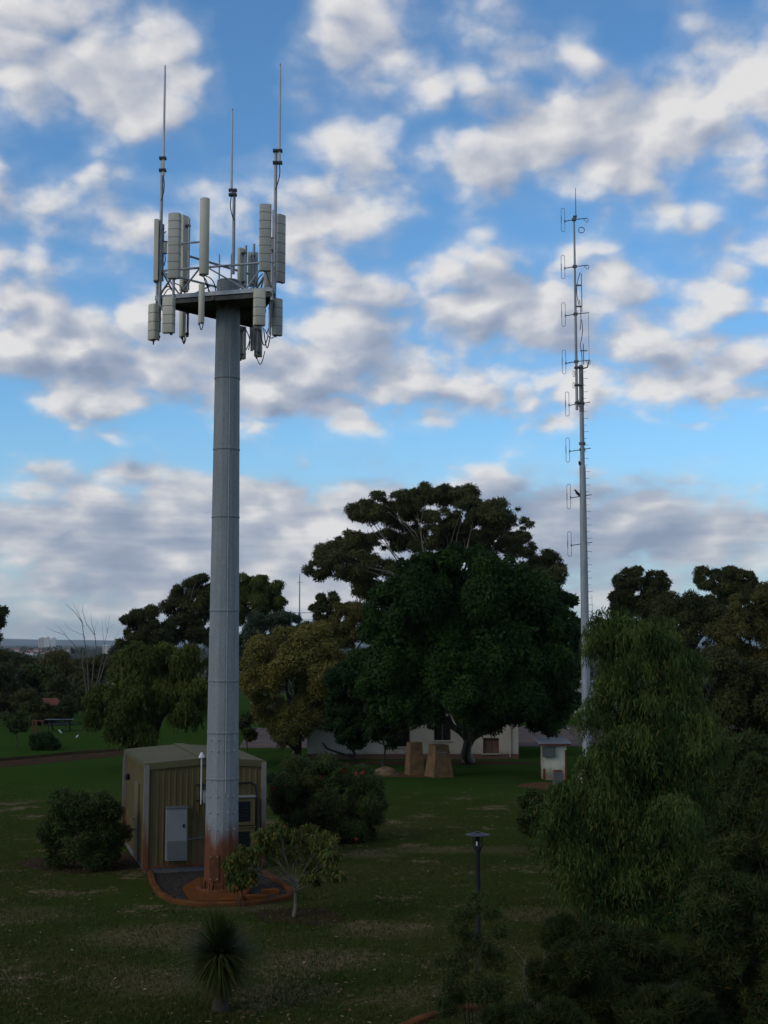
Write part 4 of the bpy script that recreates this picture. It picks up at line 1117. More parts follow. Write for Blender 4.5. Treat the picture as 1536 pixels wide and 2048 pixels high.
# ------------------------------------------------------------------ picnic ground on the far lawn
g0 = gd(100, 1452)
GY = g0.y
shl = thing('picnic_shelter', 'red roofed picnic shelter half hidden by trees across the lawn', 'shelter', (g0.x, GY + 3, 0))
sxc = at(98, 1410, GY + 3).x; zt = at(98, 1396, GY + 3).z
def quad_roof(x0, x1, y0, y1, ze, zr):
    ym = (y0 + y1) / 2; rx = (x1 - x0) * 0.22
    v1 = [(x0, y0, ze), (x1, y0, ze), (x1, y1, ze), (x0, y1, ze), (x0 + rx, ym, zr), (x1 - rx, ym, zr)]
    return MB().add(v1, [(3, 2, 1, 0), (0, 1, 5, 4), (1, 2, 5), (2, 3, 4, 5), (3, 0, 4)])
put('roof', quad_roof(sxc - 1.5, sxc + 1.3, GY + 1, GY + 4.4, zt - 0.95, zt), 'roof_red', shl)
for x in (sxc - 1.2, sxc + 1.0):
    for y in (GY + 1.3, GY + 4.1):
        put('post', MB().box((x, y, (zt - 0.95) / 2), (0.12, 0.12, zt - 0.97)), 'timber_orange', shl)
pt_ = gd(118, 1462)
tbl = thing('picnic_table', 'dark picnic table with bench seats on the lawn by the red shelter', 'table', pt_)
put('table_top', MB().box((pt_.x, pt_.y, 0.76), (1.9, 0.75, 0.06), 0.1), 'black_metal', tbl)
for s_ in (-1, 1):
    put('seat', MB().box((pt_.x + 0.07 * s_, pt_.y + 0.65 * s_, 0.45), (1.8, 0.26, 0.05), 0.1), 'black_metal', tbl)
    put('leg_frame', MB().tube([(pt_.x + 0.6 * s_, pt_.y - 0.75, 0.0), (pt_.x + 0.6 * s_, pt_.y - 0.25, 0.73), (pt_.x + 0.6 * s_, pt_.y + 0.25, 0.73), (pt_.x + 0.6 * s_, pt_.y + 0.75, 0.0)], 0.045, 6), 'black_metal', tbl, 30)
fp = gd(72, 1466)
frm = thing('timber_frame', 'low orange timber frame on the far lawn beside the picnic table', 'frame', fp)
for dx_ in (-0.32, 0.0, 0.32):
    put('post', MB().box((fp.x + dx_, fp.y + abs(dx_), 0.42), (0.10, 0.10, 0.84)), 'timber_orange', frm)
put('cross_bar', MB().box((fp.x, fp.y + 0.3, 0.80), (0.85, 0.08, 0.09)), 'timber_orange', frm)
bird('bird', 'small white bird on the grass in front of the picnic table', gd(121, 1467), 'bird_white', math.radians(-150), 0.30, 1.0)
bird('bird', 'small white bird alone on the open lawn right of the picnic table', gd(154, 1476), 'bird_white', math.radians(-30), 0.26, 0.9)

# ------------------------------------------------------------------ vegetation
def quads_object(name, V, m, parent=None, origin=(0, 0, 0)):
    """V: (n, nper, 3) world-space corners, one face each"""
    n, nper = V.shape[:2]
    me = bpy.data.meshes.new(name)
    co = (V.reshape(-1, 3) - np.array(origin, dtype=np.float64)).astype(np.float32)
    me.vertices.add(n * nper); me.vertices.foreach_set('co', co.ravel())
    me.loops.add(n * nper); me.loops.foreach_set('vertex_index', np.arange(n * nper, dtype=np.int32))
    me.polygons.add(n)
    me.polygons.foreach_set('loop_start', np.arange(0, n * nper, nper, dtype=np.int32))
    me.polygons.foreach_set('loop_total', np.full(n, nper, dtype=np.int32))
    me.materials.append(MATS[m])
    me.update(calc_edges=True)
    o = bpy.data.objects.new(name, me); COL.objects.link(o)
    o.parent = parent
    o.location = Vector(origin) - (wloc(parent) if parent is not None else Vector((0, 0, 0)))
    return o
def unit(a): return a / np.maximum(np.linalg.norm(a, axis=1, keepdims=True), 1e-9)
def leaf_quads(P, A, N, length, width, tri=False):
    """diamond leaves at P along A, faces turned to N"""
    A = unit(A); S = unit(np.cross(A, N)); n = len(P)
    L = (length if np.ndim(length) else np.full(n, length))[:, None]; W = (width if np.ndim(width) else np.full(n, width))[:, None]
    if tri: return np.stack([P - S * W * 0.5, P + S * W * 0.5, P + A * L], axis=1)
    Nn = np.cross(S, A)
    return np.stack([P, P + A * L * 0.45 + S * W * 0.5 + Nn * W * 0.08, P + A * L, P + A * L * 0.45 - S * W * 0.5 + Nn * W * 0.08], axis=1)
def ells_px(blobs, Y, deep=1.0, rg=None, spread=0.0):
    """ellipsoids from outlines (u, v, half width, half height) seen at distance Y"""
    out = []
    for b in blobs:
        u, v, ru, rv = b[:4]
        y = Y + (b[4] if len(b) > 4 else 0.0)
        if spread and rg is not None: y += rg.uniform(-spread, spread)
        c = at(u, v, y)
        rx, rz = px2m(ru, c), px2m(rv, c)
        out.append((c.x, c.y, c.z, rx, deep * (rx + rz) / 2, rz))
    return np.array(out)
def lumps(E, per, frac, rng, inner=0.55, flat=0.75, jitter=0.35):
    """break big outlines into uneven tufts standing on and in them"""
    out = []
    for e in E:
        k = max(3, int(per))
        d = unit(rng.normal(size=(k, 3)))
        d[:, 2] = d[:, 2] * 0.9 + 0.1
        r = inner + (1 - inner) * rng.random(k) ** 0.6
        c = e[:3] + d * e[3:6] * r[:, None]
        m = (e[3] * e[4] * e[5]) ** (1 / 3)
        s = m * frac * (1 + jitter * rng.normal(size=k)).clip(0.45, 1.7)
        for ci, si in zip(c, s):
            out.append((*ci, si, si, si * flat))
    return np.array(out)
def scatter(E, n, rng, shell=0.5, up=0.15):
    w_ = (E[:, 3] * E[:, 4] + E[:, 4] * E[:, 5] + E[:, 3] * E[:, 5])
    idx = rng.choice(len(E), size=n, p=w_ / w_.sum())
    d = rng.normal(size=(n, 3)); d[:, 2] += up; d = unit(d)
    r = 1 - shell * rng.random(n) ** 1.6 + 0.10 * rng.normal(size=n)
    e = E[idx]
    return e[:, :3] + d * e[:, 3:6] * r[:, None], d
def foliage(E, n, length, width, rng, droop=0.3, shell=0.5, up=0.15, zmin=0.05, tri=False):
    P, d = scatter(E, n, rng, shell, up)
    ok = P[:, 2] > zmin
    P, d = P[ok], d[ok]; n = len(P)
    A = d * 0.5 + rng.normal(size=(n, 3)) * 0.8; A[:, 2] -= droop * 2
    N = d * 1.2 + rng.normal(size=(n, 3)) * 0.5; N[:, 2] += 0.3
    k = rng.uniform(0.65, 1.3, n)
    return leaf_quads(P, A, N, length * k, width * k, tri)
def strands(E, n, slen, per, length, width, rng, shell=0.35, out=0.25, zmin=0.15, tri=False):
    """hanging sprays: narrow leaves strung along drooping twigs"""
    P, d = scatter(E, n, rng, shell, 0.5)
    L = slen * rng.uniform(0.5, 1.3, n)
    t = (np.arange(per) + 0.5) / per
    H = np.stack([d[:, 0], d[:, 1], np.zeros(n)], 1) * out * L[:, None] + rng.normal(size=(n, 3)) * 0.10 * L[:, None]
    H[:, 2] = 0
    Q = P[:, None, :] + H[:, None, :] * np.sqrt(t)[None, :, None]
    Q[:, :, 2] += L[:, None] * (0.20 * np.sin(t * 2.2) - 0.95 * t ** 1.3)[None, :]
    Q = Q.reshape(-1, 3); m = len(Q)
    Q = Q + rng.normal(size=(m, 3)) * 0.025
    ok = Q[:, 2] > zmin; Q = Q[ok]; m = len(Q)
    A = rng.normal(size=(m, 3)) * 0.42; A[:, 2] -= 1.0
    N = rng.normal(size=(m, 3)); N[:, 1] -= 0.7
    k = rng.uniform(0.7, 1.3, m)
    return leaf_quads(Q, A, N, length * k, width * k, tri)
def limb(mb, a, b, r0, r1, rg, bend=0.12, seg=6, n=6, sag=0.0):
    a, b = Vector(a), Vector(b); L = (b - a).length
    o1 = Vector((rg.uniform(-1, 1), rg.uniform(-1, 1), rg.uniform(-0.3, 1))) * bend * L
    pts, rad = [], []
    for i in range(seg + 1):
        t = i / seg
        p = a.lerp(b, t) + o1 * math.sin(math.pi * t) + Vector((0, 0, -sag * L * math.sin(math.pi * t)))
        p += Vector((rg.uniform(-1, 1), rg.uniform(-1, 1), rg.uniform(-1, 1))) * 0.012 * L * (0 < i < seg)
        pts.append(p); rad.append(r0 + (r1 - r0) * t ** 0.8)
    mb.tube(pts, rad, n)
    return pts
def tree(name, label, cat, base, E, V, leaf, bark, r0, fork, rg, group=None, limbs=9, twigs=2, stems=1, crown_name='crown', lk=0.5):
    """trunk with limbs that reach into the crown's tufts, and the crown of leaves"""
    base = Vector(base)
    o = thing(name, label, cat, base, group)
    mb = MB(); top = Vector(fork)
    forks = []
    for s in range(stems):
        b0 = base + Vector((rg.uniform(-1, 1), rg.uniform(-1, 1), 0)) * (r0 * 1.6 if stems > 1 else 0) + Vector((0, 0, -0.05))
        t0 = top + Vector((rg.uniform(-1, 1), rg.uniform(-0.6, 0.6), rg.uniform(-0.2, 0.2))) * ((top - base).length * 0.25 if stems > 1 else 0)
        L = (t0 - b0).length
        pts = [b0, b0 + Vector((0, 0, 0.06 * L)), b0.lerp(t0, 0.35) + Vector((rg.uniform(-1, 1), rg.uniform(-1, 1), 0)) * L * 0.05, b0.lerp(t0, 0.7) + Vector((rg.uniform(-1, 1), rg.uniform(-1, 1), 0)) * L * 0.05, t0]
        k = 1.0 if stems == 1 else 0.62
        mb.tube(pts, [r0 * 1.45 * k, r0 * 1.08 * k, r0 * 0.92 * k, r0 * 0.8 * k, r0 * 0.66 * k], 9)
        forks.append(t0)
    idx = list(range(len(E))); rg.shuffle(idx)
    for i in idx[:limbs]:
        e = E[i]; tgt = Vector(e[:3])
        f = min(forks, key=lambda q: (q - tgt).length)
        st = f + (base - f) * (rg.random() ** 2 * 0.30)
        pts = limb(mb, st, tgt, r0 * lk, r0 * lk * 0.2, rg, 0.10, 6, 6)
        for _ in range(twigs):
            j = rg.randint(2, 4)
            d = Vector((rg.uniform(-1, 1) * e[3], rg.uniform(-1, 1) * e[4], rg.uniform(-0.2, 1) * e[5]))
            limb(mb, pts[j], tgt + d * 0.85, r0 * lk * 0.4, r0 * lk * 0.1, rg, 0.12, 4, 5)
    put('trunk', mb, bark, o, 60)
    if V is not None:
        quads_object(crown_name, V, leaf, o, base)
    return o

R = lambda s: np.random.default_rng(s)
# big dark fig before the house
rng, rg = R(1), random.Random(1)
b = [(880, 1122, 38, 20), (938, 1112, 42, 18), (992, 1130, 38, 22), (828, 1142, 40, 24), (1048, 1156, 38, 26), (778, 1182, 36, 32), (1092, 1198, 34, 28), (905, 1180, 90, 55), (1000, 1195, 80, 60), (832, 1215, 62, 58), (755, 1255, 34, 44), (1105, 1262, 44, 46), (880, 1285, 100, 80), (1000, 1285, 95, 85), (785, 1315, 58, 62), (1120, 1345, 40, 56), (1075, 1330, 56, 70), (735, 1330, 26, 40),
     (850, 1375, 80, 58), (950, 1380, 95, 60), (1040, 1395, 72, 56), (770, 1385, 46, 50), (1120, 1412, 38, 40), (840, 1425, 40, 26), (1000, 1425, 54, 28), (1085, 1440, 34, 24), (1112, 1446, 20, 14)]
E = ells_px(b, 58.6, 0.95, rg, 1.3)
T = lumps(E * np.array([1, 1, 1, .92, .92, .92]), 11, 0.40, rng, 0.92, 1.1, 0.5)
V = np.concatenate([foliage(T, 300000, 0.13, 0.085, rng, 0.25, 0.34, 0.4, tri=True), foliage(E * np.array([1, 1, 1, .72, .72, .72]), 20000, 0.25, 0.2, rng, 0.3, 0.5, tri=True)])
fb = gd(937, 1525)
tree('fig_tree', 'huge dense dark green fig tree shading the white house', 'tree', fb, E, V, 'fig', 'bark_grey', 0.27, at(938, 1476, 61.6), rg, limbs=18, lk=0.62)
# darker tree at the fig's right flank, behind the house corner
rng, rg = R(2), random.Random(2)
E = ells_px([(1108, 1212, 36, 30), (1085, 1250, 36, 45), (1128, 1262, 30, 45), (1138, 1330, 22, 55), (1100, 1330, 45, 60), (1130, 1395, 26, 40), (1085, 1410, 34, 36)], 70.5, 0.9, rg, 0.6)
V = foliage(lumps(E, 20, 0.36, rng, 0.75), 60000, 0.18, 0.12, rng, 0.35, tri=True)
tree('dark_tree', 'dark rounded tree between the fig and the slim mast', 'tree', gd(1100, 1497), E, V, 'fig_deep', 'bark_dark', 0.24, at(1105, 1420, 70.5), rg, limbs=6)
# tall spreading gum behind the house
rng, rg = R(3), random.Random(3)
b = [(735, 1028, 34, 22), (772, 1010, 42, 24), (830, 1000, 42, 22), (868, 988, 40, 17), (918, 1000, 42, 22), (950, 1022, 30, 22), (1002, 1030, 42, 24), (1035, 1062, 32, 28), (960, 1062, 45, 26), (885, 1045, 40, 20), (815, 1042, 42, 20), (985, 1095, 50, 22),
     (705, 1088, 42, 22), (665, 1112, 38, 24), (640, 1142, 25, 18), (700, 1130, 45, 28), (745, 1150, 45, 34), (770, 1085, 40, 18), (860, 1082, 50, 24), (1098, 1128, 36, 20), (1060, 1145, 40, 26), (1112, 1150, 22, 16), (735, 1178, 32, 20), (920, 1095, 45, 25), (1050, 1095, 22, 18), (1075, 1170, 34, 20)]
E = ells_px(b, 88, 1.0, rg, 3.0)
T = lumps(E * np.array([1, 1, 1, 1.08, 1.08, 1.1]), 24, 0.33, rng, 0.55, 0.7, 0.5)
V = foliage(T, 220000, 0.19, 0.075, rng, 0.5, 0.65, 0.5, tri=True)
o = tree('gum_tree', 'tall spreading gum tree with pale bare limbs rising above the fig', 'tree', (at(880, 1400, 89).x, 89, 0), E, V, 'gum', 'bark_pale', 0.34, at(885, 1230, 88), rg, limbs=24, twigs=2, lk=0.24)
# golden-olive round tree left of the house
rng, rg = R(4), random.Random(4)
E = ells_px([(575, 1298, 46, 36), (622, 1292, 42, 32), (540, 1330, 40, 40), (508, 1368, 26, 34), (595, 1365, 62, 55), (650, 1330, 34, 42), (550, 1410, 48, 42), (635, 1400, 42, 46), (590, 1445, 45, 34), (570, 1475, 22, 22)], 66, 0.9, rg, 0.7)
V = foliage(lumps(E, 13, 0.42, rng, 0.82, 0.95, 0.4), 120000, 0.115, 0.07, rng, 0.1, 0.32, 0.4, tri=True)
tree('olive_tree', 'golden olive round-headed tree at the end of the white house', 'tree', gd(597, 1512), E, V, 'olive', 'bark_dark', 0.20, at(590, 1470, 66), rg, limbs=7, stems=3)
# dark small trees along the house wall
rng, rg = R(5), random.Random(5)
E = ells_px([(712, 1345, 26, 40), (700, 1390, 42, 52), (690, 1440, 42, 42), (735, 1420, 30, 55), (705, 1475, 30, 24)], 62.3, 0.8, rg, 0.3)
V = foliage(lumps(E, 20, 0.34, rng, 0.7), 56000, 0.14, 0.08, rng, 0.3, tri=True)
tree('dark_tree', 'narrow near-black tree close to the house wall beside the olive tree', 'tree', gd(700, 1521), E, V, 'fig_deep', 'bark_dark', 0.11, at(700, 1480, 62.3), rg, limbs=5, stems=2)
rng, rg = R(6), random.Random(6)
E = ells_px([(768, 1425, 34, 40), (755, 1462, 26, 28), (790, 1455, 24, 26), (775, 1480, 20, 16)], 61.2, 0.9, rg, 0.3)
V = foliage(lumps(E, 16, 0.35, rng, 0.5), 9000, 0.16, 0.07, rng, 0.6, 0.7)
tree('young_tree', 'thin young tree with drooping dark leaves before the house door', 'tree', gd(765, 1532), E, V, 'fig_deep', 'bark_grey', 0.055, at(766, 1480, 61.2), rg, limbs=4)
# peppercorn tree left of the pole
rng, rg = R(7), random.Random(7)
E = ells_px([(300, 1302, 42, 24), (345, 1325, 52, 34), (275, 1345, 46, 40), (392, 1350, 38, 48), (222, 1398, 42, 34), (300, 1400, 66, 46), (372, 1405, 46, 44), (196, 1432, 26, 26), (250, 1440, 40, 34), (330, 1365, 60, 40), (275, 1470, 28, 28)], 62, 0.9, rg, 1.0)
T = lumps(E, 13, 0.40, rng, 0.7)
V = np.concatenate([strands(T, 6000, 0.50, 9, 0.17, 0.06, rng, tri=True), foliage(T, 60000, 0.16, 0.06, rng, 0.7, 0.6, tri=True)])
tree('pepper_tree', 'weeping olive-green pepper tree with leaning trunk behind the shed', 'tree', gd(285, 1521), E, V, 'pepper', 'bark_dark', 0.26, at(318, 1440, 62), rg, limbs=9)
# tall gums and others behind, left of centre
def simple_tree(seed, name, label, blobs, Y, leaf, n, ll, lw, bark='bark_grey', r0=0.25, droop=0.4, per=14, frac=0.42, ub=None, flat=0.75, inner=0.65, limbs=6, group=None, shell=0.5, forkv=None, deep=1.0, dz=0.0, stems=1):
    rng, rg = R(seed), random.Random(seed)
    E = ells_px(blobs, Y, deep, rg, 0.4)
    V = foliage(lumps(E, per, frac, rng, inner, flat), int(n * 1.75), ll * 0.8, lw * 0.9, rng, droop, shell, 0.4, zmin=terr(0, Y) + 0.05, tri=True)
    u = ub if ub is not None else sum(b_[0] for b_ in blobs) / len(blobs)
    x = at(u, 1300, Y).x
    fv = forkv or max(b_[1] for b_ in blobs)
    return tree(name, label, 'tree', (x, Y, terr(x, Y)), E, V, leaf, bark, r0, at(u, fv, Y), rg, group, limbs, 2, stems)
simple_tree(11, 'gum_tree', 'tall dark gum just left of the steel pole', [(372, 1182, 24, 24), (400, 1172, 22, 22), (355, 1215, 26, 24), (395, 1222, 36, 34), (360, 1258, 40, 26), (405, 1275, 36, 30), (425, 1200, 20, 28)], 112, 'gum_dark', 30000, 0.26, 0.11, r0=0.3, limbs=7, ub=385)
simple_tree(12, 'gum_tree', 'lower dark gum beside the bare dead tree', [(268, 1238, 20, 18), (298, 1232, 26, 18), (275, 1266, 30, 22), (318, 1262, 30, 24), (260, 1290, 24, 18), (310, 1295, 40, 18)], 108, 'gum_dark', 22000, 0.26, 0.11, r0=0.24, limbs=6, ub=290)
simple_tree(13, 'feathery_tree', 'feathery green tree just right of the steel pole top of the hedge line', [(500, 1172, 30, 22), (530, 1178, 30, 22), (505, 1210, 42, 26), (548, 1205, 24, 22), (515, 1240, 46, 22), (470, 1200, 26, 34)], 104, 'pepper', 26000, 0.25, 0.085, droop=0.8, r0=0.25, ub=510)
simple_tree(14, 'blue_grey_tree', 'blue-grey rounded tree behind the golden olive tree', [(545, 1248, 46, 20), (500, 1278, 32, 26), (590, 1252, 38, 18), (560, 1280, 55, 24), (500, 1320, 30, 34), (620, 1275, 36, 18)], 84, 'bluegrey', 30000, 0.17, 0.08, ub=545, r0=0.2)
simple_tree(15, 'gum_tree', 'small upright gum under the drooping limb of the tall gum', [(655, 1200, 20, 15), (636, 1222, 16, 15), (672, 1222, 20, 16), (650, 1248, 30, 16)], 98, 'gum_dark', 12000, 0.22, 0.10, ub=655, r0=0.18)
simple_tree(16, 'brown_tree', 'brownish olive tree rising above the house roof', [(690, 1228, 34, 22), (722, 1250, 34, 32), (665, 1262, 26, 18), (700, 1275, 40, 24), (745, 1240, 22, 28)], 79.5, 'brownish', 24000, 0.17, 0.075, ub=705, r0=0.16)
# right-hand gums and scrub
simple_tree(21, 'gum_tree', 'tall dark gum above the weeping tree', [(1248, 1170, 26, 22), (1280, 1155, 30, 17), (1312, 1165, 26, 20), (1262, 1195, 36, 22), (1315, 1198, 30, 22), (1290, 1215, 46, 26), (1250, 1215, 30, 22), (1320, 1225, 34, 24)], 96, 'gum_dark', 36000, 0.24, 0.10, ub=1290, r0=0.28, limbs=6)
simple_tree(22, 'gum_tree', 'tall gum with see-through crown at the edge of the frame', [(1418, 1162, 26, 22), (1452, 1150, 26, 14), (1482, 1162, 28, 18), (1428, 1195, 34, 20), (1478, 1192, 28, 18), (1505, 1180, 16, 16), (1455, 1172, 40, 18), (1420, 1215, 34, 18)], 92, 'gum_dark', 28000, 0.24, 0.095, ub=1440, r0=0.28, limbs=6)
simple_tree(23, 'scrub_tree', 'dark scrub tree between the two distant gums', [(1352, 1212, 30, 24), (1385, 1220, 34, 30), (1350, 1255, 50, 34), (1410, 1262, 50, 40), (1345, 1310, 50, 50), (1440, 1240, 40, 24), (1300, 1270, 40, 34)], 78, 'gum_dark', 26000, 0.2, 0.09, ub=1375, r0=0.2)
simple_tree(24, 'scrub_tree', 'broad olive tree leaning in at the frame edge above the scrub', [(1500, 1215, 45, 34), (1545, 1230, 50, 55), (1470, 1270, 46, 40), (1530, 1310, 60, 60), (1460, 1330, 50, 50)], 66, 'brownish', 40000, 0.18, 0.08, ub=1510, r0=0.22)
simple_tree(25, 'scrub_tree', 'dense dark tree filling the gap right of the weeping tree', [(1420, 1370, 60, 60), (1490, 1400, 70, 70), (1440, 1460, 70, 70), (1530, 1470, 60, 80), (1390, 1440, 40, 60), (1470, 1540, 90, 60)], 47, 'gum_dark', 52000, 0.16, 0.07, ub=1460, r0=0.2)
# left distance: trees down the slope
for i, (bl, Y, lf, lab) in enumerate((
    ([(20, 1400, 40, 34), (-20, 1380, 50, 50), (55, 1420, 34, 26), (25, 1430, 40, 24)], 104, 'gum_dark', 'dark bushy tree over the far lawn at the frame edge'),
    ([(70, 1372, 46, 26), (30, 1355, 50, 28), (105, 1385, 36, 22)], 125, 'shrub', 'dark tree standing behind the red shelter roof'),
    ([(140, 1378, 40, 30), (172, 1395, 32, 30), (120, 1402, 34, 20)], 118, 'gum_dark', 'dull green tree between the red shelter and the pepper tree'),
    ([(110, 1330, 52, 20), (150, 1338, 44, 20), (70, 1345, 40, 18)], 160, 'brownish', 'flat-topped olive tree under the dead branches'),
    ([(200, 1340, 36, 24), (180, 1360, 40, 24), (225, 1325, 26, 22)], 140, 'gum_dark', 'dark scrub tree at the foot of the dead tree'),
    ([(10, 1322, 40, 18), (-30, 1318, 40, 22), (45, 1332, 30, 14)], 190, 'gum_dark', 'distant dark tree low on the skyline at the frame edge'),
    ([(250, 1308, 26, 20), (235, 1330, 26, 24)], 150, 'bluegrey', 'greyish tree between the dead tree and the pepper tree'),
    ([(-22, 1232, 36, 24), (-60, 1245, 40, 40), (-40, 1290, 40, 40)], 100, 'gum_dark', 'tall tree whose branch tip pokes in at the frame edge'))):
    simple_tree(30 + i, 'park_tree', lab, bl, Y, lf, 11000, 0.32, 0.17, per=14, frac=0.40, r0=0.2, limbs=4)
simple_tree(48, 'park_tree', 'small dark tree growing in front of the red shelter roof', [(58, 1415, 20, 20), (72, 1432, 18, 14), (125, 1425, 22, 14), (108, 1432, 24, 10), (140, 1412, 18, 16), (52, 1395, 18, 16), (95, 1440, 26, 10), (88, 1418, 16, 8)], 96.0, 'gum_dark', 13000, 0.26, 0.11, r0=0.1, limbs=5, ub=62)
for i, (u, v, ru, rv, Y, lab) in enumerate(((30, 1437, 24, 22, None, 'slender sapling on the far lawn at the frame edge'), (491, 1452, 17, 22, None, 'slender sapling between the steel pole and the pink road'))):
    p = gd(u + 3, 1497 if i == 0 else 1506)
    rng, rg = R(50 + i), random.Random(50 + i)
    E = ells_px([(u, v, ru, rv), (u + 6, v + 16, ru * 0.8, rv * 0.6)], p.y, 1.0)
    V = foliage(lumps(E, 14, 0.36, rng, 0.5), 5000, 0.16, 0.07, rng, 0.5)
    tree('sapling', lab, 'tree', p, E, V, 'shrub', 'bark_dark', 0.045, at(u + 2, v + 16, p.y), rg, limbs=2)
def shrub(seed, name, label, base, blobs, Y, leaf, n, ll, lw, per=22, frac=0.30, droop=0.2, stems=4, r0=0.04, shell=0.5, inner=0.55, deep=1.0, limbs=8, cat='shrub', spread=0.4):
    rng, rg = R(seed), random.Random(seed)
    E = ells_px(blobs, Y, deep, rg, spread)
    V = foliage(lumps(E, per, frac * 1.1, rng, max(inner, 0.6), 0.85, 0.5), int(n * 1.5), ll * 0.9, lw, rng, droop, shell, 0.3, tri=True)
    return tree(name, label, cat, base, E, V, leaf, 'bark_dark', r0, Vector(base) + Vector((0, 0, 0.35)), rg, None, limbs, 2, stems, 'foliage')
shrub(60, 'shrub', 'dark low clipped shrub alone on the far lawn', gd(88, 1500), [(88, 1484, 26, 14), (75, 1488, 18, 10), (102, 1488, 16, 11)], gd(88, 1500).y, 'fig_deep', 9000, 0.14, 0.06)
shrub(61, 'shrub', 'rounded dark shrub beside the shed corner', gd(180, 1738), [(140, 1630, 36, 38), (190, 1618, 44, 36), (222, 1668, 26, 42), (112, 1672, 30, 36), (170, 1680, 60, 46), (140, 1715, 40, 24), (210, 1710, 30, 26)], gd(180, 1738).y, 'shrub', 40000, 0.10, 0.032, shell=0.8, per=14, frac=0.36)
o = shrub(62, 'bottlebrush_shrub', 'broad bottlebrush shrub with red flowers behind the small pale tree', gd(650, 1688), [(590, 1560, 44, 34), (650, 1548, 44, 28), (700, 1572, 50, 36), (742, 1605, 34, 36), (650, 1605, 80, 50), (575, 1610, 30, 40), (725, 1650, 36, 34), (610, 1660, 60, 32), (680, 1665, 60, 30), (560, 1570, 24, 28)], 40.5, 'shrub', 64000, 0.12, 0.03, droop=0.4, shell=0.8, per=14, frac=0.36)
rg = random.Random(62)
for (u, v) in ((545, 1578), (700, 1533), (712, 1548), (688, 1542), (725, 1545), (716, 1627), (712, 1678), (640, 1556), (560, 1590), (735, 1562)):
    p = at(u, v, 39.4 + rg.uniform(-0.2, 0.6)); mb = MB(); r = rg.uniform(0.035, 0.05)
    ax = Vector((rg.uniform(-1, 1), rg.uniform(-1, 0.2), rg.uniform(-1, 0.6))).normalized()
    for k in range(90):                                           # a brush of stamens round the stem
        t = rg.random(); c = p + ax * (t - 0.5) * 0.16
        d = Vector((rg.gauss(0, 1), rg.gauss(0, 1), rg.gauss(0, 1))); d = (d - ax * d.dot(ax)).normalized()
        s_ = d.cross(ax) * 0.004
        mb.add([c - s_, c + s_, c + d * r + s_, c + d * r - s_], [(0, 1, 2, 3)])
    put('flower', mb, 'flower_red', o)
# small pale tree in the foreground, wide open crown
rng, rg = R(63), random.Random(63)
tbp = gd(587, 1834); TY = tbp.y
b = [(520, 1675, 26, 14), (560, 1662, 28, 14), (605, 1668, 34, 16), (648, 1684, 30, 18), (668, 1715, 24, 20), (640, 1735, 32, 18), (500, 1708, 26, 14), (470, 1722, 24, 14), (668, 1752, 20, 16), (545, 1700, 26, 12), (600, 1705, 30, 14), (490, 1740, 20, 12), (625, 1760, 22, 12)]
E = ells_px(b, TY, 1.2, rg, 0.7)
V = foliage(lumps(E, 12, 0.42, rng, 0.4), 9000, 0.10, 0.040, rng, 0.9, 0.8)
tr = tree('small_tree', 'small open tree with pale forked branches beside the gravel bed', 'tree', tbp, E, V, 'light_leaf', 'bark_tan', 0.042, at(588, 1765, TY), rg, limbs=13, twigs=3, lk=0.42)
rng, rg = R(64), random.Random(64)
sp_ = gd(482, 1814)
E = ells_px([(478, 1720, 20, 18), (492, 1745, 22, 20), (462, 1745, 16, 16), (480, 1768, 22, 16), (500, 1725, 14, 12)], sp_.y, 1.0, rg, 0.15)
V = foliage(lumps(E, 9, 0.42, rng, 0.4), 3000, 0.12, 0.045, rng, 0.7, 0.8)
tree('sapling', 'thin leafy sapling growing at the rusty foot of the pole', 'tree', sp_, E, V, 'light_leaf', 'bark_dark', 0.022, at(481, 1785, sp_.y), rg, limbs=5, stems=2)
# weeping peppermint
rng, rg = R(65), random.Random(65)
WY = 28.5
b = [(1240, 1248, 44, 24), (1285, 1262, 42, 24), (1235, 1298, 38, 34), (1285, 1310, 60, 44), (1330, 1345, 40, 44), (1228, 1348, 36, 30), (1255, 1390, 60, 40), (1210, 1432, 40, 34), (1300, 1455, 80, 46), (1235, 1490, 70, 44), (1345, 1510, 60, 60), (1190, 1540, 44, 44), (1270, 1565, 90, 60), (1160, 1600, 50, 40), (1330, 1620, 80, 70), (1210, 1650, 70, 55), (1290, 1700, 90, 70), (1180, 1715, 40, 40), (1350, 1760, 60, 70), (1250, 1790, 80, 60), (1310, 1850, 80, 50), (1345, 1420, 60, 60), (1370, 1560, 46, 60), (1140, 1650, 40, 40), (1110, 1610, 34, 28), (1370, 1680, 50, 60), (1165, 1700, 60, 50), (1200, 1760, 60, 60), (1250, 1860, 60, 60), (1385, 1820, 50, 60), (1310, 1246, 30, 16), (1215, 1278, 26, 24), (1335, 1282, 36, 28), (1368, 1335, 36, 36), (1392, 1420, 36, 46), (1400, 1500, 36, 46), (1125, 1590, 34, 26), (1150, 1665, 44, 34), (1340, 1900, 60, 46), (1270, 1920, 50, 40)]
E = ells_px(b, WY, 0.9, rg, 0.45)
T = lumps(E, 8, 0.42, rng, 0.85, 0.75, 0.6)
V = np.concatenate([strands(T, 20000, 0.50, 10, 0.125, 0.022, rng, out=0.45, tri=True), foliage(E * np.array([1, 1, 1, .8, .8, .8]), 40000, 0.12, 0.03, rng, 0.9, 0.8, tri=True)])
wbs = gd(1285, 1935)
tree('weeping_tree', 'tall weeping tree with long hanging sprays in front of the slim mast', 'tree', (at(1275, 1900, WY).x, WY, 0), E, V, 'weep', 'bark_dark', 0.11, at(1278, 1720, WY), rg, limbs=16, lk=0.35)
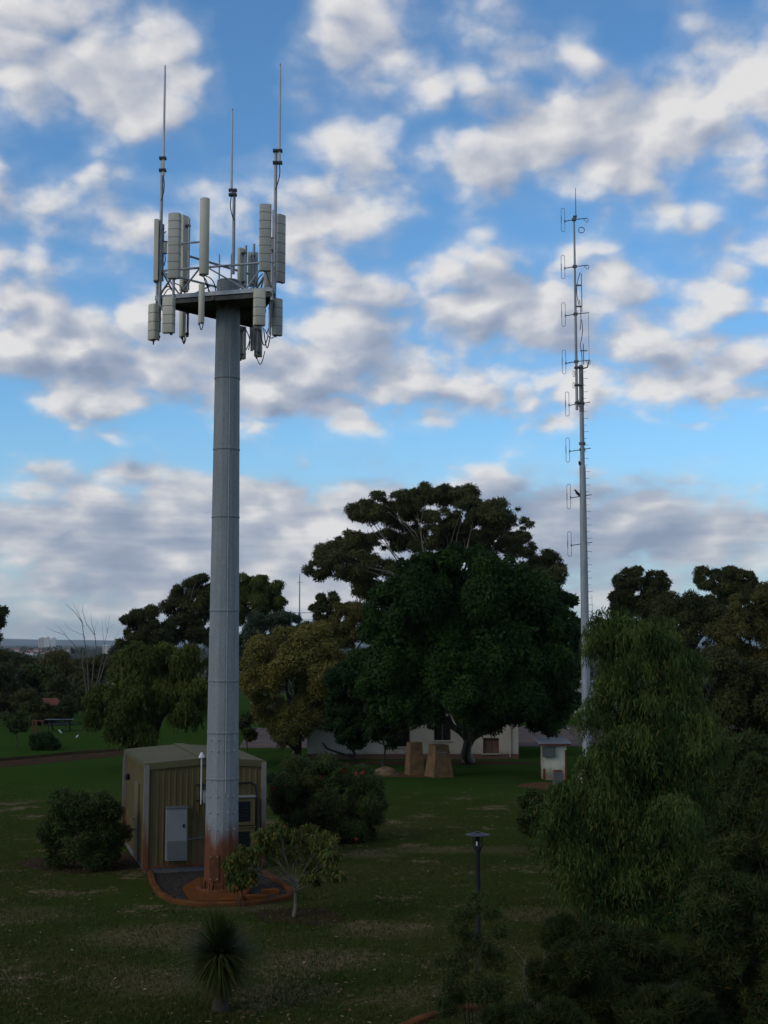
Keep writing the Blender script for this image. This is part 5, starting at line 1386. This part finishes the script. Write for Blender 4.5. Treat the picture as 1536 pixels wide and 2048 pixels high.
shrub(66, 'shrub', 'leafy low shrub in front of the white kiosk', gd(1095, 1700), [(1075, 1612, 36, 28), (1115, 1605, 36, 28), (1065, 1645, 28, 26), (1115, 1650, 46, 36), (1150, 1620, 30, 30)], gd(1095, 1700).y, 'shrub', 26000, 0.10, 0.042)
shrub(67, 'shrub', 'dark shrub at the foot of the weeping tree on its lawn side', gd(1150, 1800), [(1130, 1720, 30, 30), (1160, 1760, 34, 34), (1190, 1790, 34, 34), (1120, 1690, 20, 20)], gd(1160, 1810).y, 'weep', 20000, 0.085, 0.03)
shrub(74, 'scrub_bush', 'dark scrub bush between the weeping tree and the large corner bush', (at(1430, 1800, 33).x, 33, 0), [(1430, 1570, 50, 50), (1480, 1540, 60, 60), (1410, 1640, 50, 60), (1460, 1660, 60, 70), (1530, 1600, 50, 70), (1420, 1720, 60, 60)], 33.0, 'shrub_olive', 46000, 0.11, 0.035, r0=0.06)
# near bushes at the viewer's feet
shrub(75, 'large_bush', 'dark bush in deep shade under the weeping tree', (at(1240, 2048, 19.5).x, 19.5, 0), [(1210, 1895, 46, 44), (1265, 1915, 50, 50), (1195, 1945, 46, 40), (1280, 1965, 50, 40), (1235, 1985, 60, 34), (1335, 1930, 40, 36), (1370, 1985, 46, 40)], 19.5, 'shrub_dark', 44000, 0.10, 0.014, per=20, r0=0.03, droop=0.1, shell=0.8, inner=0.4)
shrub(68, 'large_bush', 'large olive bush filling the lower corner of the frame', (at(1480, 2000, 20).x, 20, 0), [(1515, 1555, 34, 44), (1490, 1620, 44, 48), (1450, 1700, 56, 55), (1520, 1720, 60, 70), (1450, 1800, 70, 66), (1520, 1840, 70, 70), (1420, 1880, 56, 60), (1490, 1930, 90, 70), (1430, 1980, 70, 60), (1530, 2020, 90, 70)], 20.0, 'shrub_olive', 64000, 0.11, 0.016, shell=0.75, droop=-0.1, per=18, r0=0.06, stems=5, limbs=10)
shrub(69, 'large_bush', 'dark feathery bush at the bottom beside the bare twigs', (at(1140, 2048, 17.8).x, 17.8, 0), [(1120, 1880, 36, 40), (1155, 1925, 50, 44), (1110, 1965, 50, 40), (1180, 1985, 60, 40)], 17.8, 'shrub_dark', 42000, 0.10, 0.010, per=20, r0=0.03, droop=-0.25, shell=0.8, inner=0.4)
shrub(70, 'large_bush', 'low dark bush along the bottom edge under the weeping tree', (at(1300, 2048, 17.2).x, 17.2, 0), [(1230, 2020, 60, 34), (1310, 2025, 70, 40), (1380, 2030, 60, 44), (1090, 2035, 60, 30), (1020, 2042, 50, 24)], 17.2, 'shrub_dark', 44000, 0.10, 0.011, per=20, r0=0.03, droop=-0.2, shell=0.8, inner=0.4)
shrub(71, 'young_tree', 'sparse wispy young tree in front of the garden lamp', (at(948, 2048, 18.6).x, 18.6, 0), [(955, 1808, 22, 24), (925, 1850, 26, 28), (985, 1850, 26, 28), (948, 1890, 36, 30), (905, 1925, 30, 28), (995, 1920, 26, 24), (930, 1970, 36, 30), (900, 2005, 28, 28), (975, 1985, 34, 26)], 18.6, 'shrub_olive', 15000, 0.055, 0.012, per=10, frac=0.45, r0=0.022, stems=2, shell=0.85, inner=0.3, limbs=9, cat='tree', spread=0.25)
# bare twigs beside it
rg = random.Random(72)
tw = thing('bare_shrub', 'leafless twiggy shrub between the young tree and the dark bush', 'shrub', (at(1075, 2048, 20.2).x, 20.2, 0))
mb = MB(); b0 = tw.location.copy()
for (u, v) in ((1038, 1925), (1052, 1900), (1068, 1915), (1082, 1935), (1095, 1890), (1030, 1950), (1060, 1955), (1105, 1945)):
    pts = limb(mb, b0 + Vector((rg.uniform(-.05, .05), 0, 0)), at(u, v, 20.2 + rg.uniform(-.3, .3)), 0.016, 0.003, rg, 0.08, 6, 5)
    for _ in range(3):
        j = rg.randint(2, 5); limb(mb, pts[j], pts[j] + Vector((rg.uniform(-.3, .3), rg.uniform(-.2, .2), rg.uniform(.1, .4))), 0.005, 0.002, rg, 0.1, 3, 4)
put('branches', mb, 'bark_grey', tw, 60)
# grass tree
rng, rg = R(73), random.Random(73)
gb = gd(441, 2022); GTY = gb.y
gt = thing('grass_tree', 'spiky grass tree with thick dark stump on the near lawn', 'plant', gb)
gtop = at(438, 1908, GTY)
put('trunk', MB().lathe((gb.x, gb.y, 0), [(0.15, -0.02), (0.13, 0.12), (0.115, 0.35), (0.12, gtop.z * 0.8), (0.10, gtop.z)], 12), 'bark_dark', gt, 50)
def spikes(n, rmin, rmax, elmin, elmax, droop, w_, rng):
    a = rng.uniform(0, 2 * np.pi, n); el = rng.uniform(elmin, elmax, n); L = rng.uniform(rmin, rmax, n)
    o0 = np.array([gtop.x, gtop.y, gtop.z])
    D = np.stack([np.cos(a) * np.cos(el), np.sin(a) * np.cos(el), np.sin(el)], 1)
    P = [o0 + D * 0.04]
    for t in (0.5, 1.0):
        q_ = o0 + D * (L * t)[:, None]; q_[:, 2] -= droop * L * t ** 2
        P.append(q_)
    S = unit(np.cross(D, np.array([0, 0, 1.0])[None, :] + 0.01)) * w_
    q1 = np.stack([P[0] - S, P[0] + S, P[1] + S * 0.9, P[1] - S * 0.9], 1)
    q2 = np.stack([P[1] - S * 0.9, P[1] + S * 0.9, P[2] + S * 0.15, P[2] - S * 0.15], 1)
    return np.concatenate([q1, q2])
quads_object('leaf_crown', np.concatenate([spikes(520, 0.55, 0.95, 0.0, 1.5, 0.12, 0.013, rng), spikes(620, 0.5, 0.9, -0.6, 0.6, 0.25, 0.013, rng)]), 'spike', gt, gb)
quads_object('dry_skirt', spikes(420, 0.40, 0.68, -1.2, -0.3, 0.25, 0.012, rng), 'spike_dry', gt, gb)
# dead tree on the slope
DY = 112.0
dp = Vector((at(178, 1300, DY).x, DY, terr(at(178, 1300, DY).x, DY)))
dt = thing('dead_tree', 'leafless dead tree with bare upswept limbs on the skyline', 'tree', dp)
zc_ = lambda x, y: at(x / 3.2, 1120 + y / 3.2, DY)
mb = MB(); rg = random.Random(9)
lines = [([(560, 640), (555, 590), (540, 480), (520, 400), (490, 340), (440, 300), (415, 280)], 0.13), ([(600, 660), (615, 560), (605, 480), (560, 410), (530, 330), (530, 280)], 0.12), ([(520, 600), (470, 540), (420, 480), (350, 455), (305, 435)], 0.09), ([(545, 500), (530, 480), (470, 455), (425, 430), (410, 390)], 0.06),
         ([(605, 480), (590, 400), (585, 330)], 0.06), ([(660, 620), (665, 540), (690, 450), (710, 340)], 0.07), ([(668, 520), (660, 460), (655, 380)], 0.05), ([(690, 600), (740, 500), (765, 450)], 0.05), ([(520, 400), (490, 310), (460, 255)], 0.045), ([(540, 430), (505, 330), (505, 265)], 0.04), ([(420, 480), (380, 430), (350, 405)], 0.04), ([(690, 450), (715, 420), (740, 405)], 0.035), ([(605, 480), (620, 420), (632, 395)], 0.035), ([(690, 470), (680, 400), (690, 350)], 0.03)]
for pts, r in lines:
    q_ = [zc_(x, y) + Vector((0, rg.uniform(-0.4, 0.4), 0)) for x, y in pts]
    m_ = len(q_)
    mb.tube(q_, [0.36 * r * (1 - 0.8 * i / (m_ - 1)) for i in range(m_)], 6)
for a in ((560, 640), (600, 660), (520, 600), (660, 620), (690, 600)):
    mb.tube([zc_(*a), dp.lerp(zc_(*a), 0.4) + Vector((0.1, 0, 0)), dp + Vector((0, 0, -0.3))], [0.04, 0.06, 0.09], 7)
put('trunk', mb, 'dead_wood', dt, 60)

# grass: short blades over the near lawn
rng = R(80)
n = 110000
uu = rng.uniform(-60, 1600, n); vv = 1560 + (2090 - 1560) * rng.random(n) ** 0.8
a_ = (uu - 768.0) / F; b_ = (1024.0 - vv) / F
ry = math.cos(PITCH) - b_ * math.sin(PITCH); rz_ = math.sin(PITCH) + b_ * math.cos(PITCH)
k_ = -CAMH / rz_
P = np.stack([a_ * k_, ry * k_, np.zeros(n)], 1)
ca, sa = math.cos(-SROT), math.sin(-SROT)
lx = (P[:, 0] - S0.x) * ca - (P[:, 1] - S0.y) * sa; ly = (P[:, 0] - S0.x) * sa + (P[:, 1] - S0.y) * ca
keep = ~((lx > -0.1) & (lx < SW + 0.1) & (ly > -0.1) & (ly < SD + 0.1)) & ~((P[:, 0] > -6.6) & (P[:, 0] < -2.1) & (P[:, 1] > 30.5) & (P[:, 1] < 35.2))
P = P[keep]; n = len(P)
A = rng.normal(size=(n, 3)) * 0.55; A[:, 2] = 1.0
N = rng.normal(size=(n, 3)); N[:, 2] = 0.2
clump = 0.5 + 0.5 * np.sin(P[:, 0] * 1.7 + 2 * np.sin(P[:, 1] * 0.9)) * np.sin(P[:, 1] * 1.3 + 1.5 * np.sin(P[:, 0] * 0.6))
o = quads_object('grass', leaf_quads(P, A, N, (0.04 + 0.055 * clump) * rng.uniform(0.6, 1.4, n), 0.016 * rng.uniform(0.7, 1.5, n), True), 'blade')
tag(o, 'short patchy grass of the park lawn', None, None, 'stuff')
# fallen leaves and bark scraps
n = 1800
uu = rng.uniform(-40, 1300, n); vv = rng.uniform(1570, 2080, n)
P = np.array([tuple(gd(u, v)) for u, v in zip(uu, vv)]); P[:, 2] = 0.035
A = rng.normal(size=(n, 3)); A[:, 2] *= 0.15; N = rng.normal(size=(n, 3)) * 0.4; N[:, 2] = 1
o = quads_object('leaf_litter', leaf_quads(P, A, N, 0.09 * rng.uniform(0.5, 1.4, n), 0.035 * rng.uniform(0.6, 1.4, n)), 'litter')
tag(o, 'dry leaf litter scattered over the lawn', None, None, 'stuff')

# ------------------------------------------------------------------ the far plain: hills, woods, houses, towers, wires, air
rg = random.Random(90)
mb = MB(); n = 90; vs = []; prof = []
for i in range(n + 1):
    a = math.radians(-60 + 120 * i / n); r = 13200
    h = 62 + 22 * math.sin(a * 7 + 0.5) + 14 * math.sin(a * 17 + 2) + 7 * math.sin(a * 41) + 4 * math.sin(a * 83 + 1)
    for rr, z in ((r - 1900, -18), (r - 900, h * 0.55), (r, h), (r + 1200, h * 0.8), (r + 2000, -18)):
        vs.append((rr * math.sin(a), rr * math.cos(a), z))
fs = [(i * 5 + j, (i + 1) * 5 + j, (i + 1) * 5 + j + 1, i * 5 + j + 1) for i in range(n) for j in range(4)]
structure('hills', mb.add(vs, fs), 'hill', 60, 'low blue range along the horizon')
# woods over the plain, one mass
rng = R(91)
nt = 4600
a = np.radians(rng.uniform(-21, 21, nt)); r = 430 * (4200 / 430) ** (rng.random(nt) ** 0.75)
X, Yv = r * np.sin(a), r * np.cos(a)
Z = np.array([terr(x, y) for x, y in zip(X, Yv)])
H = rng.uniform(6.0, 12.0, nt) * np.where(rng.random(nt) < 0.08, 1.5, 1.0); Wd = H * rng.uniform(0.5, 0.95, nt)
k = 22
idx = np.repeat(np.arange(nt), k); m = len(idx)
d = unit(rng.normal(size=(m, 3)))
P = np.stack([X[idx] + d[:, 0] * Wd[idx] * 0.7, Yv[idx] + d[:, 1] * Wd[idx] * 0.7, Z[idx] + H[idx] * (0.58 + 0.42 * d[:, 2])], 1)
A = rng.normal(size=(m, 3)); A[:, 2] += 0.2; N = d + rng.normal(size=(m, 3)) * 0.4
sz = np.maximum(H[idx] * 0.26, r[idx] * 0.0012)
o = quads_object('wood', leaf_quads(P - A * 0.3, A, N, sz * rng.uniform(0.7, 1.3, m), sz * 0.8, True), 'far_leaf')
tag(o, 'distant dark woods spread over the plain below the hill', None, None, 'stuff')
# houses on the plain
ORD = {9: 'first', 8: 'second', 0: 'third', 1: 'fourth', 2: 'fifth', 3: 'sixth', 4: 'seventh', 5: 'eighth', 6: 'ninth', 7: 'tenth'}
for i, (u, D_, w_, lab) in enumerate(((47, 2100, 15, 'far'), (60, 1900, 22, ''), (75, 2350, 26, ''), (90, 2000, 30, ''), (100, 1750, 18, ''), (112, 2500, 24, ''), (126, 2150, 20, ''), (138, 2600, 26, ''), (34, 2400, 20, ''), (20, 2700, 26, ''))):
    x = at(u, 1300, D_).x; z0 = -17.0; hh = 4.6 + (i % 3) * 1.2; w_ *= 0.62
    h_ = thing('far_house', 'tiny %s house on the far plain, %s from the frame edge' % ('cream red-roofed' if i % 2 == 0 else 'white red-roofed', ORD[i]), 'house', (x, D_, z0), 'houses far out on the plain')
    put('wall', MB().box((x, D_, z0 + hh / 2 + 1.5), (w_ * 0.8, 9, hh + 3)), 'tower_white' if i % 2 else 'far_wall', h_)
    put('roof', quad_roof(x - w_ * 0.46, x + w_ * 0.46, D_ - 5.4, D_ + 5.4, z0 + hh + 3, z0 + hh + 6.2), 'far_roof', h_)
for i, (u, v, w_, D_, lab) in enumerate(((211, 1291, 12, 900, 'long flat white roofed hall on the plain under the dead tree'), (232, 1305, 19, 420, 'nearer flat white roofed hall among the trees by the dead tree'))):
    p = at(u, v, D_); zz = terr(p.x, D_)
    W_ = px2m(w_ * 1.0, p)
    h_ = thing('flat_hall', lab, 'building', (p.x, D_, zz))
    put('wall', MB().box((p.x, D_ + 4, (p.z + zz) / 2 - 0.5), (W_ * 0.96, 7.6, p.z - zz - 1)), 'far_wall', h_)
    put('roof', MB().box((p.x, D_ + 4, p.z), (W_, 8.4, px2m(3.2, p))), 'tower_white', h_)
for i, (u0, u1, v0, D_, m, lab) in enumerate(((78, 89, 1276, 4200, 'far_wall', 'greyer wide apartment tower of the three on the skyline'), (90, 99, 1275, 4150, 'tower_white', 'white apartment tower in the middle of the three on the skyline'), (103, 111, 1276, 4250, 'tower_white', 'white apartment tower standing apart on the skyline'))):
    p0, p1 = at(u0, v0, D_), at(u1, v0, D_); zt_ = p0.z
    cx, W_ = (p0.x + p1.x) / 2, p1.x - p0.x
    t_ = thing('apartment_tower', lab, 'building', (cx, D_, -17))
    put('wall', MB().box((cx, D_, (zt_ - 17) / 2), (W_, 14, zt_ + 17)), m, t_)
    put('roof', MB().box((cx + 2, D_, zt_ + 1.6), (W_ * 0.3, 6, 3)), 'far_wall', t_)
    for j in range(7):
        for q_ in range(3):
            put('window', MB().box((cx + (q_ - 1) * W_ * 0.29, D_ - 7.05, zt_ - 3.5 - 4.0 * j), (W_ * 0.14, 0.1, 1.6)), 'far_window', t_)
# thin far mast and overhead wires behind the trees
fm = at(599, 1226, 170); zf = terr(fm.x, 170)
am = thing('thin_mast', 'hair-thin distant aerial mast between the trees left of the tall gum', 'mast', (fm.x, 170, zf))
put('pole', MB().tube([(fm.x, 170, zf), (fm.x, 170, at(599, 1225, 170).z)], 0.14, 6), 'mast_dark', am, 40)
put('tube', MB().tube([(fm.x, 170, at(599, 1225, 170).z), (fm.x, 170, at(599, 1162, 170).z), (fm.x, 170, at(599, 1148, 170).z)], [0.075, 0.06, 0.03], 6), 'mast_dark', am, 40)
put('stay_arm', MB().box((fm.x, 170, at(599, 1165, 170).z), (0.7, 0.05, 0.05)), 'mast_dark', am)
WYY = 125.0
poles = []
for i, (u, lab) in enumerate(((452, 'timber power pole hidden behind the steel pole carrying the overhead wires'), (742, 'timber power pole hidden behind the fig carrying the overhead wires'))):
    x = at(u, 1214, WYY).x; zz = terr(x, WYY); zt_ = at(u, 1214 + 4 * i, WYY).z
    pp = thing('power_pole', lab, 'pole', (x, WYY, zz)); poles.append((x, zt_))
    put('pole', MB().tube([(x, WYY, zz), (x, WYY, zt_ + 0.5)], [0.16, 0.11], 8), 'bark_grey', pp, 40)
    put('cross_arm', MB().box((x, WYY, zt_), (0.1, 1.9, 0.1)), 'bark_grey', pp)
for i, (dy, dz_) in enumerate(((-0.8, 0.08), (0.0, 0.08), (0.8, -0.55))):
    (xa, za), (xb, zb_) = poles
    pts = [(xa + (xb - xa) * t / 12, WYY + dy, za + (zb_ - za) * t / 12 + dz_ - 0.55 * math.sin(math.pi * t / 12)) for t in range(13)]
    tag(put('overhead_wire', MB().tube(pts, 0.016, 4), 'mast_dark'), ('overhead wire on the near end of the cross arms behind the trees', 'overhead wire at the middle of the cross arms behind the trees', 'lowest overhead wire slung behind the trees')[i], 'wire', 'overhead wires')

# ------------------------------------------------------------------ air
hz = bpy.data.materials.new('haze'); hz.use_nodes = True
t = NT(hz.node_tree); t.n.clear()
ho = t.node('ShaderNodeOutputMaterial'); hv = t.node('ShaderNodeVolumePrincipled')
hv.inputs['Color'].default_value = (0.74, 0.83, 0.93, 1); hv.inputs['Density'].default_value = 5.5e-5; hv.inputs['Anisotropy'].default_value = 0.2
t.l.new(hv.outputs[0], ho.inputs['Volume']); MATS['haze'] = hz
hb_ = put('haze', MB().box((0, 0, 90), (32000, 32000, 222)), 'haze'); hb_['kind'] = 'stuff'; hb_['label'] = 'thin blue air over the plain'
